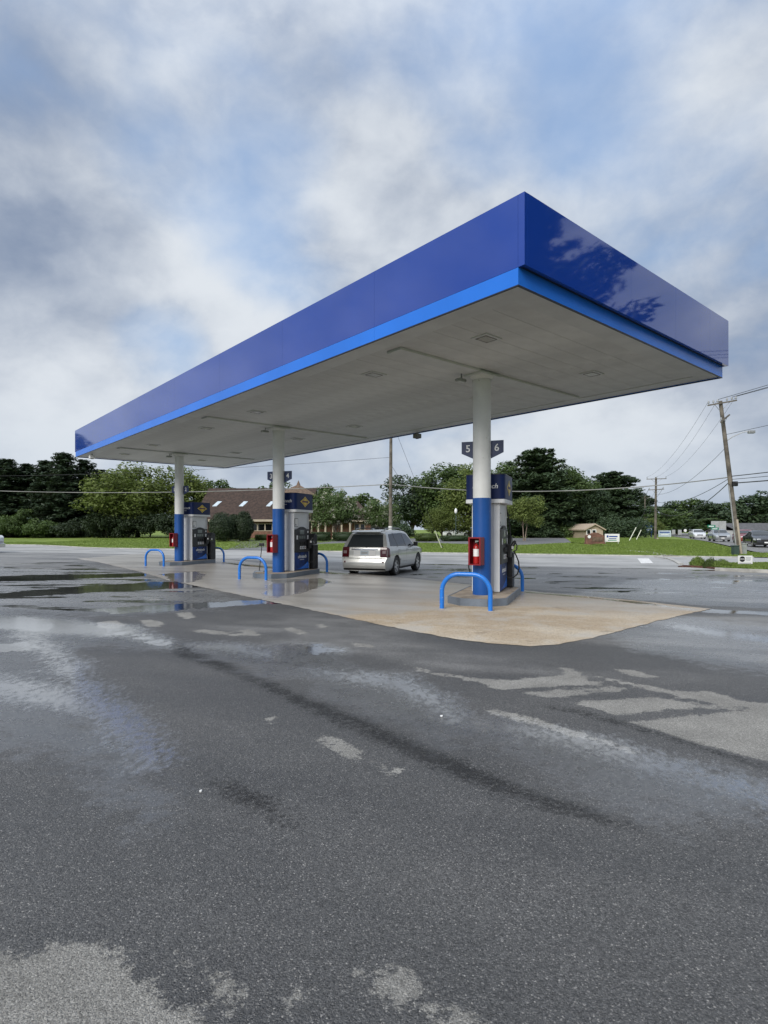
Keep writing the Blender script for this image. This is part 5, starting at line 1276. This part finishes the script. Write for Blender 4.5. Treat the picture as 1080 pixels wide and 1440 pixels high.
grass_field('east_lawn_grass', np.array([*PQ((8.6, ROAD_FAR+.4), (22, ROAD_FAR+.4)), S0+sd*6-sn*.6, S0+sd*40-sn*.6, G(830, 756), G(800, 758), G(803, 763)]), 42000, .085, .03)
grass_field('west_lawn_grass', PQ((-60, ROAD_FAR+.4), (DW0-.3, ROAD_FAR+.4), (DW0+.5, 52), (DW0-1, 70), (-70, 75)), 34000, .08, .035)
grass_field('frontage_grass', FR, 9000, .07, .10)

# ------------------------------------------------------------------ buildings
def window_on(parent, x0, x1, z0, z1, y, name='window', frame='cream', d=.05):
    w = MB(); k = .09
    w.box(x0-k, x1+k, y-d, y-.002, z0-k, z0); w.box(x0-k, x1+k, y-d, y-.002, z1, z1+k); w.box(x0-k, x0, y-d, y-.002, z0, z1); w.box(x1, x1+k, y-d, y-.002, z0, z1)
    o = w.build(name, M[frame], parent); MB().box(x0, x1, y-.02, y-.002, z0, z1).build('pane', M['glass_dark'], o); return o
def make_office():
    Yb = 86.0; X0, X1 = at(280, Yb), at(432, Yb); zg = float(gh(-18, Yb)); ze, zr = hz(731.5, Yb)-zg, hz(688.5, Yb+7)-zg
    o = thing('brick_office', 'long brick office with big brown shingle roof and skylights behind the pumps', 'building', (0, Yb, zg))
    D = 14.0
    MB().box(X0, X1, 0, D, -.3, ze).build('wall', M['brick'], o)
    r = MB().xprism([(-.8, ze-.12), (D/2, zr), (D+.8, ze-.12), (D+.8, ze+.08), (D/2, zr+.22), (-.8, ze+.10)], X0-.7, X1+.6).build('roof', M['roof'], o)
    MB().box(X0-.72, X1+.62, -.86, -.80, ze-.22, ze+.10).build('eave_board', M['cream'], r)
    sl = (zr-ze)/(D/2+.8)
    for px in (304, 341, 379):
        x = at(px, Yb+3); t0, t1 = 2.3, 3.5; zz = lambda t: ze+.11+(t+.8)*sl*1.0+.10
        m = MB(); m.add([(x-.40, t0, zz(t0)), (x+.25, t0, zz(t0)), (x+.75, t1, zz(t1)), (x+.10, t1, zz(t1)), (x-.40, t0, zz(t0)-.2), (x+.25, t0, zz(t0)-.2), (x+.75, t1, zz(t1)-.2), (x+.10, t1, zz(t1)-.2)],
                        [(0,1,2,3), (4,7,6,5), (0,4,5,1), (1,5,6,2), (2,6,7,3), (3,7,4,0)]); m.build('skylight', M['sign_pale'], r)
    for px in (357, 367.5, 378, 397, 408): x = at(px, Yb); window_on(o, x-.46, x+.46, hz(746, Yb)-zg, hz(737, Yb)-zg, 0)
    # pavilion roof rising behind
    xc = at(421, Yb+5); pw = 3.4; zb, zt = hz(697, Yb)-zg, hz(681, Yb+4)-zg
    t = MB().add([(xc-pw, .6, zb), (xc+pw, .6, zb), (xc+pw, .6+2*pw, zb), (xc-pw, .6+2*pw, zb), (xc, .6+pw, zt)], [(0,1,4), (1,2,4), (2,3,4), (3,0,4), (0,3,2,1)]).build('pavilion_roof', M['roof_tan'], o)
    MB().box(xc-1.5, xc+1.5, .6+pw-1.5, .6+pw+1.5, ze, zb+.1).build('pavilion', M['cream'], o)
    MB().lathe([(.0, .9), (.28, .2), (.34, 0)], 8, c=(xc, .6+pw, zt-.25)).build('finial', M['roof_tan'], t)
    # lower wing to the right
    W0, W1 = at(433, Yb), at(521, Yb); z2 = hz(704, Yb+5)-zg
    MB().box(W0, W1, 1.5, 11.5, -.3, ze).build('wing_wall', M['brick'], o)
    w = MB().add([(W0, .8, ze-.05), (W1+.6, .8, ze-.05), (W1+.6, 12.2, ze-.05), (W0, 12.2, ze-.05), (W0, 6.5, z2), (W1-2.2, 6.5, z2)], [(0,1,5,4), (1,2,5), (2,3,4,5), (0,4,3), (0,3,2,1)]).build('wing_roof', M['roof'], o)
    MB().box(W0, W1+.62, .74, .80, ze-.22, ze-.02).build('wing_eave_board', M['cream'], w)
    for px in (502, 510): x = at(px, Yb+1.5); window_on(o, x-.3, x+.3, hz(745, Yb)-zg, hz(737, Yb)-zg, 1.5)
    for px in (437, 447, 457, 468, 480, 492): x = at(px, Yb-1); MB().lathe([(.20, -.2), (.16, .3), (.14, ze-.15)], 12, c=(x, -.2, 0)).build('porch_column', M['cream'], o, smooth=40)
    MB().box(at(433, Yb-1), at(496, Yb-1), -.6, 1.5, ze-.18, ze-.06).build('porch_roof', M['cream'], o)
make_office()
def small_house(name, label, px0, px1, Y, eave_py, ridge_py, wall, roof, gable_front, wins, wy=(745, 750), depth=8):
    X0, X1 = at(px0, Y), at(px1, Y); zg = float(gh((X0+X1)/2, Y)); ze, zr = hz(eave_py, Y)-zg, hz(ridge_py, Y)-zg
    o = thing(name, label, 'house', (0, Y, zg)); MB().box(X0, X1, 0, depth, -.4, ze).build('wall', M[wall], o)
    if gable_front:
        xm = (X0+X1)/2; MB().yprism([(X0, ze), (X1, ze), (xm, zr)], .02, depth-.02).build('gable', M[wall], o)
        MB().yprism([(X0-.3, ze-.1), (xm, zr+.05), (X1+.3, ze-.1), (X1+.3, ze+.06), (xm, zr+.24), (X0-.3, ze+.06)], -.35, depth+.3).build('roof', M[roof], o)
    else:
        MB().xprism([(-.5, ze-.05), (depth/2, zr), (depth+.5, ze-.05), (depth+.5, ze+.1), (depth/2, zr+.18), (-.5, ze+.1)], X0-.4, X1+.4).build('roof', M[roof], o)
    for a, b in wins: window_on(o, at(a, Y), at(b, Y), hz(wy[1], Y)-zg, hz(wy[0], Y)-zg, 0, frame='white')
    return o
small_house('tan_house', 'tan house gable with two dark windows behind the brick sign', 824, 848, 80, 745, 738.5, 'tan_siding', 'tan_siding', True, [(825.5, 830), (833, 837.5)], (745.5, 751))
small_house('white_house', 'white house with grey roof and dark windows at the right edge', 1036, 1120, 118, 746, 736.5, 'siding', 'roof_grey', False, [(1046,1049),(1053,1055.5),(1059,1061.5),(1064.5,1067),(1072,1074.5),(1080,1083),(1090,1093)], (747.5, 752), 9)
small_house('white_annex', 'low white annex left of the white house by the leaning pole', 1022, 1036.5, 122, 747.5, 741, 'siding', 'roof_grey', False, [(1026,1028.5)], (749, 752), 7)
# ------------------------------------------------------------------ signs
def gz(x, y): return float(gh(x, y))
def board(name, label, px0, px1, py0, py1, Y, m, posts=True, rz=0.0, thick=.08, cat='sign', bars=(), post='galv', post_w=.05, base=None):
    X0, X1 = at(px0, Y), at(px1, Y); xc = (X0+X1)/2; zg = gz(xc, Y); w = (X1-X0)/2; z0, z1 = hz(py1, Y)-zg, hz(py0, Y)-zg
    o = thing(name, label, cat, (xc, Y, zg), rz); b = MB().box(-w, w, -thick/2, thick/2, z0, z1).build('board', M[m], o, bevel=.01)
    if posts:
        for x in (-w*.88, w*.88): MB().box(x-post_w/2, x+post_w/2, thick/2+.002, thick/2+.06, -.2, z1-.02).build('post', M[post], o)
    for i, (a, c, d, e, mm) in enumerate(bars):
        MB().box(-w+2*w*a, -w+2*w*c, -thick/2-.006, -thick/2-.001, z0+(z1-z0)*d, z0+(z1-z0)*e).build('print', M[mm], o)
    return o
board('lawn_sign', 'white lawn sign with blue print beside the brick sign', 850.5, 871, 750.8, 762, 58, 'white', bars=[(.12,.24,.55,.82,'sign_blue'), (.28,.86,.60,.76,'sign_blue'), (.26,.78,.36,.46,'sign_blue'), (.20,.80,.16,.26,'green_sign')], post='white')
def make_monument():
    Y = 57; x0, x1 = at(824.5, Y), at(850.5, Y); xc = (x0+x1)/2; zg = gz(xc, Y); w = (x1-x0)/2
    o = thing('brick_sign', 'low brick monument sign with pointed top on the lawn', 'sign', (xc, Y, zg)); h = hz(754, Y)-zg
    MB().yprism([(-w, -.2), (w, -.2), (w, h), (w*.25, h+.34), (-w*.1, h+.36), (-w, h+.06)], 0, .5).build('wall', M['brick'], o, bevel=.01)
    MB().box(-w-.06, w+.06, -.06, .56, -.2, .16).build('plinth', M['brick'], o)
    MB().lathe([(.0, -.0), (.16, -.0), (.16, .05)], 20, 'y', c=(-w+.28, -.06, h-.05)).build('round_plaque', M['white'], o)
    MB().box(-w+.55, w-.2, -.04, -.002, .3, h-.1).build('name_panel', M['roof_tan'], o)
make_monument()
def make_pylon():
    Y = 96; xc = at(912, Y); zg = gz(xc, Y); o = thing('pylon_sign', 'dark blue pylon sign left of the second utility pole', 'sign', (xc, Y, zg)); h = hz(738.5, Y)-zg
    MB().box(-.56, .56, -.2, .2, h-1.25, h).build('cabinet', M['sign_blue'], o, bevel=.05); MB().box(-.42, .42, -.225, -.205, h-.95, h-.45).build('face', M['sign_pale'], o)
    MB().box(-.32, .2, -.232, -.228, h-.78, h-.66).build('print', M['sign_blue'], o)
    for x in (-.45, .45): MB().box(x-.06, x+.06, -.1, .1, -.2, h-1.25).build('post', M['navy'], o)
make_pylon()
board('roadside_sign', 'pale blue and white roadside sign right of the second pole', 925.7, 943.5, 746, 754.8, 100, 'sign_pale', bars=[(.1,.9,.62,.80,'sign_blue'), (.2,.8,.30,.42,'white')], post='white', post_w=.1)
board('traffic_sign', 'small grey traffic sign back, left of the white disc', 945, 949.5, 745, 751, 110, 'sign_back')
board('traffic_sign', 'small grey traffic sign back, between pale sign and white disc', 953.5, 958.5, 745, 752, 108, 'sign_back')
Y = 108; xc = at(963.5, Y); o = thing('round_sign', 'small white round sign at the far roadside', 'sign', (xc, Y, gz(xc, Y)))
MB().lathe([(0, 0), (.28, 0), (.28, .03), (0, .03)], 20, 'y', c=(0, -.06, hz(746, Y)-gz(xc, Y))).build('disc', M['white'], o); MB().box(-.03, .03, 0, .06, -.2, hz(744, Y)-gz(xc, Y)).build('post', M['galv'], o)
board('guide_sign', 'large grey back of a guide sign by the side road', 1000, 1021, 732.8, 748.5, 84, 'sign_back', post_w=.12)
Y = 66; xc = at(1011, Y); zg = gz(xc, Y); o = thing('street_name_sign', 'green street name sign on a thin post above the grey car', 'sign', (xc, Y, zg))
MB().tube([(0, 0, -.2), (0, 0, hz(738, Y)-zg)], .03, 8).build('post', M['galv'], o)
for i, (a, b, c, d) in enumerate([(995, 1006, 738.2, 741.6), (1000, 1010.6, 741.9, 745)]):
    q = MB().box(at(a, Y)-xc, at(b, Y)-xc, -.02-.01*i, .0-.01*i, hz(d, Y)-zg, hz(c, Y)-zg).build('name_blade', M['green_sign'], o)
    MB().box(at(a+1.5, Y)-xc, at(b-2, Y)-xc, -.026-.01*i, -.021-.01*i, hz(d-.9, Y)-zg, hz(c+1.2, Y)-zg).build('print', M['letter'], q)
Y = 25.6; xc = at(1048, Y); zg = gz(xc, Y)
o = thing('yard_sign', 'white yard sign with black round emblem on wire legs at the kerb', 'sign', (xc, Y, zg))
z0, z1 = hz(793, Y)-zg, hz(781.3, Y)-zg; w = 10.2*Y/F_PX
MB().box(-w, w, -.006, .006, z0, z1).build('board', M['white'], o); zm = (z0+z1)/2
d = MB().lathe([(0, 0), (.125, 0), (.125, .003), (0, .003)], 28, 'y', c=(-w*.42, -.0100, zm+.03)).build('emblem', M['black'], o)
MB().box(-w*.42-.145, -w*.42+.145, -.0135, -.0105, zm+.005, zm+.055).build('emblem_bar', M['white'], d); MB().box(-w*.42-.12, -w*.42+.12, -.0165, -.0138, zm+.018, zm+.042).build('emblem_line', M['black'], d)
for i, (a, b, zz) in enumerate([(.02, .26, .09), (.04, .24, .045), (.03, .25, .0), (.05, .22, -.045)]): MB().box(a, b, -.0095, -.0062, zm+zz, zm+zz+.022).build('print', M['sign_back'], o)
MB().box(-w*.8, w*.8, -.0095, -.0062, z0+.015, z0+.05).build('print', M['sign_back'], o)
for x in (-w*.6, w*.6): MB().tube([(x, .008, -.1), (x, .008, z1-.05)], .006, 6).build('wire_leg', M['galv'], o)
# ------------------------------------------------------------------ lamp post
Y = 70; xc = at(641, Y); zg = gz(xc, Y); o = thing('lamp_post', 'green lamp post with white acorn globe in front of the trees', 'lamp post', (xc, Y, zg)); zh = hz(722, Y)-zg
MB().lathe([(.13, 0), (.13, .25), (.07, .4), (.045, .6), (.04, zh)], 12).build('post', M['cabinet_green'], o, smooth=40)
g_ = MB().lathe([(.09, zh), (.16, zh+.10), (.185, zh+.28), (.15, zh+.46), (.07, zh+.60), (.0, zh+.64)], 16).build('globe', M['white'], o, smooth=60)
MB().lathe([(.11, zh-.06), (.13, zh), (.09, zh+.02)], 12).build('fitter', M['cabinet_green'], o); MB().lathe([(.03, zh+.62), (.02, zh+.70), (0, zh+.76)], 8).build('finial', M['cabinet_green'], g_)
# ------------------------------------------------------------------ utility poles and wires
def utility_pole(label, base, top, r=.15, arms=(), name='utility_pole', group='wooden utility poles'):
    b = Vector(base); t = Vector(top)-b
    o = thing(name, label, 'utility pole', tuple(b), 0, group)
    MB().tube([(0, 0, -.4), tuple(t*.5), tuple(t)], [r*1.1, r*.95, r*.75], 12).build('pole', M['pole'], o, smooth=50)
    pts = []
    for frac, half, ang, ins, tilt in arms:
        c = t*frac; e = Vector((math.cos(ang), math.sin(ang), tilt))
        a = MB(); nrm = Vector((-math.sin(ang), math.cos(ang), 0))*.06
        p0, p1 = c-e*half-nrm*2.6, c+e*half-nrm*2.6
        a.tube([tuple(p0), tuple(p1)], .06, 4); arm = a.build('crossarm', M['pole'], o)
        MB().tube([tuple(c-e*half*.55-nrm*2.6), tuple(c-Vector((0, 0, .55)))], .015, 6).build('brace', M['galv'], arm); MB().tube([tuple(c+e*half*.55-nrm*2.6), tuple(c-Vector((0, 0, .55)))], .015, 6).build('brace', M['galv'], arm)
        for k in ins:
            q = c+e*half*k-nrm*2.6
            MB().lathe([(.012, .0), (.015, .10), (.055, .11), (.05, .15), (.06, .17), (.045, .22), (.05, .24), (.02, .30)], 10, c=tuple(q)).build('insulator', M['galv'], arm, smooth=40)
            pts.append(b+q+Vector((0, 0, .27)))
    return o, pts
def wire(a, b, sag, r, label, m='wire', name='power_line', n=26, group='overhead wires'):
    a, b = Vector(a), Vector(b); P = []
    for i in range(n+1):
        t = i/n; p = a.lerp(b, t); p.z -= sag*4*t*(1-t); P.append(tuple(p))
    o = MB().tube(P, r, 6).build(name, M[m], None, smooth=60); tag(o, label, 'cable', group); return o
PC = pq(0, 0); pc = np.array([at(549, 45.5), 45.5])                    # centre pole across the road
cpole, cpt = utility_pole('straight wooden pole rising behind the canopy beside the silver SUV', (*pc, gz(*pc)), (pc[0]+.05, pc[1], 11.0), .145, [(.97, 1.2, -ALPHA+R(90), (-.9, .9, .1), 0)])
MB().lathe([(.16, 1.66), (.16, 1.95)], 12).build('white_tag', M['white'], cpole)
lp = np.array([at(1039.8, 38.3), 38.3]); ltop = Vector((at(1013, 38.3), 38.3, hz(564, 38.3)))
lpole, lpt = utility_pole('leaning wooden utility pole with insulators and street light at the right', (*lp, gz(*lp)), tuple(ltop), .155,
    [(.985, 1.05, R(8), (-.95, -.62, -.32, .32, .66, .95), .19), (.885, .75, R(40), (-.9,), .45)])
# street light arm, splice case, riser pipe
tl = ltop-Vector((*lp, gz(*lp))); c = tl*.735
MB().tube([tuple(c), tuple(c+Vector((.35, -.2, .30))), tuple(c+Vector((.85, -.45, .55))), tuple(c+Vector((1.22, -.65, .62)))], .028, 8).build('lamp_arm', M['galv'], lpole)
MB().box(*(lambda q: (q.x-.12, q.x+.30, q.y-.12, q.y+.12, q.z-.17, q.z+.03))(c+Vector((1.22, -.65, .62)))).build('lamp_head', M['galv'], lpole, bevel=.04)
c = tl*.46; MB().box(c.x-.02, c.x+.30, c.y-.35, c.y-.1, c.z-.16, c.z+.16).build('splice_case', M['black'], lpole, bevel=.04)
MB().tube([tuple(Vector((-.22, -.1, 0))), tuple(tl*.45+Vector((-.20, -.1, 0)))], .045, 8).build('riser_pipe', M['galv'], lpole); MB().tube([(.02, -.19, 0), tuple(tl*.23+Vector((.02, -.19, 0)))], .07, 8).build('riser_guard', M['cream'], lpole)
p2 = np.array([at(921.5, 75), 75]); pole2, pt2 = utility_pole('second wooden utility pole standing on the east lawn', (*p2, gz(*p2)), (p2[0]+.1, p2[1], hz(671, 75)), .16,
    [(.97, 1.25, R(-4), (-.95, 0, .95), .02), (.80, .95, R(-8), (-.9, .9), .05)])
p3 = np.array([at(907, 130), 130]); pole3, pt3 = utility_pole('third far wooden utility pole above the blue pylon sign', (*p3, gz(*p3)), (p3[0], p3[1], hz(697, 130)), .17, [(.95, 1.6, R(0), (-.9, .9), 0)])
p4 = np.array([33.0, 10.0]); pole4, pt4 = utility_pole('utility pole outside the frame at the right', (*p4, 0), (33.0, 10.0, 12.6), .17, [(.98, 1.2, R(30), (-.95, 0, .95), 0)])
p5 = pc-RU*47; pole5, pt5 = utility_pole('utility pole outside the frame at the left', (*p5, gz(*p5)), (p5[0], p5[1], 10.5), .15, [(.97, 1.2, -ALPHA+R(90), (-.9, .9, .1), 0)])
WN = ('upper', 'middle', 'lower')
for i in range(3): wire(lpt[(2, 4, 5)[i]], pt4[i], .35, .016, f'{WN[i]} power line from leaning pole crossarm to the right edge')
for i, k in enumerate((0, 2, 5)): wire(lpt[k], pt2[i], .9, .008, f'{("left", "middle", "right")[i]} thin power line from leaning pole back to second pole')
for i in range(2): wire(pt2[3+i], pt3[i], .8, .02, f'{("left", "right")[i]} power line from second pole to third far pole')
def on_pole(base, top, f): b = Vector(base); return b+(Vector(top)-b)*f
LB = (*lp, gz(*lp))
cab = on_pole(LB, ltop, .46)
wire(on_pole((*pc, gz(*pc)), (pc[0]+.05, pc[1], 11.0), (hz(681, 45.5)-gz(*pc))/(11-gz(*pc))), on_pole(LB, ltop, .505), .75, .034, 'pale cable from centre pole across to the leaning pole', 'cable')
wire(on_pole((*pc, gz(*pc)), (pc[0]+.05, pc[1], 11.0), (hz(681, 45.5)-gz(*pc))/(11-gz(*pc))), (p5[0], p5[1], 5.7), .45, .034, 'pale cable in front of the left tree line to the centre pole', 'cable')
wire(on_pole((*pc, gz(*pc)), (pc[0]+.05, pc[1], 11.0), .66), (p5[0], p5[1], 7.2), .35, .013, 'thin dark wire above the pale cable at the left')
wire(on_pole(LB, ltop, .51), (p4[0], p4[1], 7.4), .55, .028, 'upper thick cable from leaning pole to the right edge')
wire(on_pole(LB, ltop, .465), (p4[0], p4[1], 6.7), .65, .036, 'lower thick cable from leaning pole to the right edge')
wire(on_pole(LB, ltop, .49), (p4[0], p4[1], 7.0), .62, .018, 'thin cable between the two thick cables at the right')
wire(on_pole(LB, ltop, .48), (p2[0], p2[1], hz(716, 75)), 1.5, .03, 'sagging thick cable from leaning pole down to the second pole')
wire(on_pole(LB, ltop, .50), (p2[0], p2[1], hz(705, 75)), .8, .02, 'dark cable above the sagging one to the second pole')
wire(on_pole(LB, ltop, .78), (p4[0], p4[1], 10.4), .35, .014, 'thin wire above the street light to the right edge')
wire(on_pole(LB, ltop, .70), (p2[0], p2[1], hz(695, 75)), .9, .014, 'thin dark wire from street light level to the second pole')
def guy(pole_pt, anchor, label, m='guard', g=2.6):
    a = Vector(pole_pt); b = Vector((*anchor, gz(*anchor)-.1)); o = thing('guy_wire', label, 'guy wire', (0, 0, 0), 0, 'guy wires')
    MB().tube([tuple(a), tuple(b)], .012, 6).build('strand', M['wire'], o); u = (a-b).normalized(); MB().tube([tuple(b), tuple(b+u*g)], .045, 8).build('guard_sleeve', M[m], o)
an = np.array([at(622, 50), 50.0])
guy((pc[0]+.05, pc[1], 10.2), an, 'guy wire with pale sleeve right of the silver SUV', g=1.9)
guy((pc[0]+.05, pc[1], 6.6), an+np.array([.2, .3]), 'thinner guy wire beside the sleeved one', 'wire', .4)
guy((p2[0], p2[1], hz(690, 75)), np.array([at(884, 66), 66.0]), 'guy wire with pale sleeve left of the second pole', g=3.4)
guy((p2[0], p2[1], hz(705, 75)), np.array([at(894, 70), 70.0]), 'shorter sleeved guy wire next to the second pole', g=2.2)
# cabinets at the foot of the leaning pole
def cabinet(px0, px1, py0, Y, m, label):
    x0, x1 = at(px0, Y), at(px1, Y); xc = (x0+x1)/2; zg = gz(xc, Y); o = thing('utility_cabinet', label, 'cabinet', (xc, Y, zg)); w = (x1-x0)/2; h = hz(py0, Y)-zg
    MB().box(-w, w, -.2, .2, -.1, h).build('case', M[m], o, bevel=.03); MB().box(-w-.03, w+.03, -.23, .23, h+.001, h+.05).build('lid', M[m], o, bevel=.01); MB().box(-w*.8, w*.8, -.212, -.202, .15, h-.1).build('door', M[m], o)
cabinet(1030.5, 1037.3, 768, 37.6, 'cabinet_green', 'dark green utility cabinet at the foot of the leaning pole'); cabinet(1041, 1048, 765, 38.6, 'cabinet_grey', 'grey utility cabinet right of the leaning pole')
# stub post by the second pole, litter on the asphalt
board('marker_post', 'short pale marker post beside the second utility pole', 923.5, 926, 756.5, 762, 73, 'cream', posts=False)
for i, (px, py, s_) in enumerate([(282,1114,.013),(621,1008,.017)]):
    q = G(px, py); rnd = random.Random(i); a = [(math.cos(k*1.2566+rnd.random())*s_*(1.5 if k % 2 else .7), math.sin(k*1.2566+rnd.random())*s_*.8) for k in range(5)]
    o = MB().add([(x, y, .004+.006*rnd.random()) for x, y in a]+[(x*.9, y*.9, -.001) for x, y in a], [(0,1,2,3,4)]+[(j, (j+1) % 5, 5+(j+1) % 5, 5+j) for j in range(5)]).build('paper_scrap', M['litter'])
    o.location = (q[0], q[1], gz(*q)+.003); tag(o, 'tiny white scrap of litter on the asphalt %s' % ['at the lower left', 'right of the wet tyre streak', 'right of centre in the foreground', 'in the centre foreground', 'lower right of the wet streak', 'left of centre in the foreground'][i], 'litter', 'litter scraps')
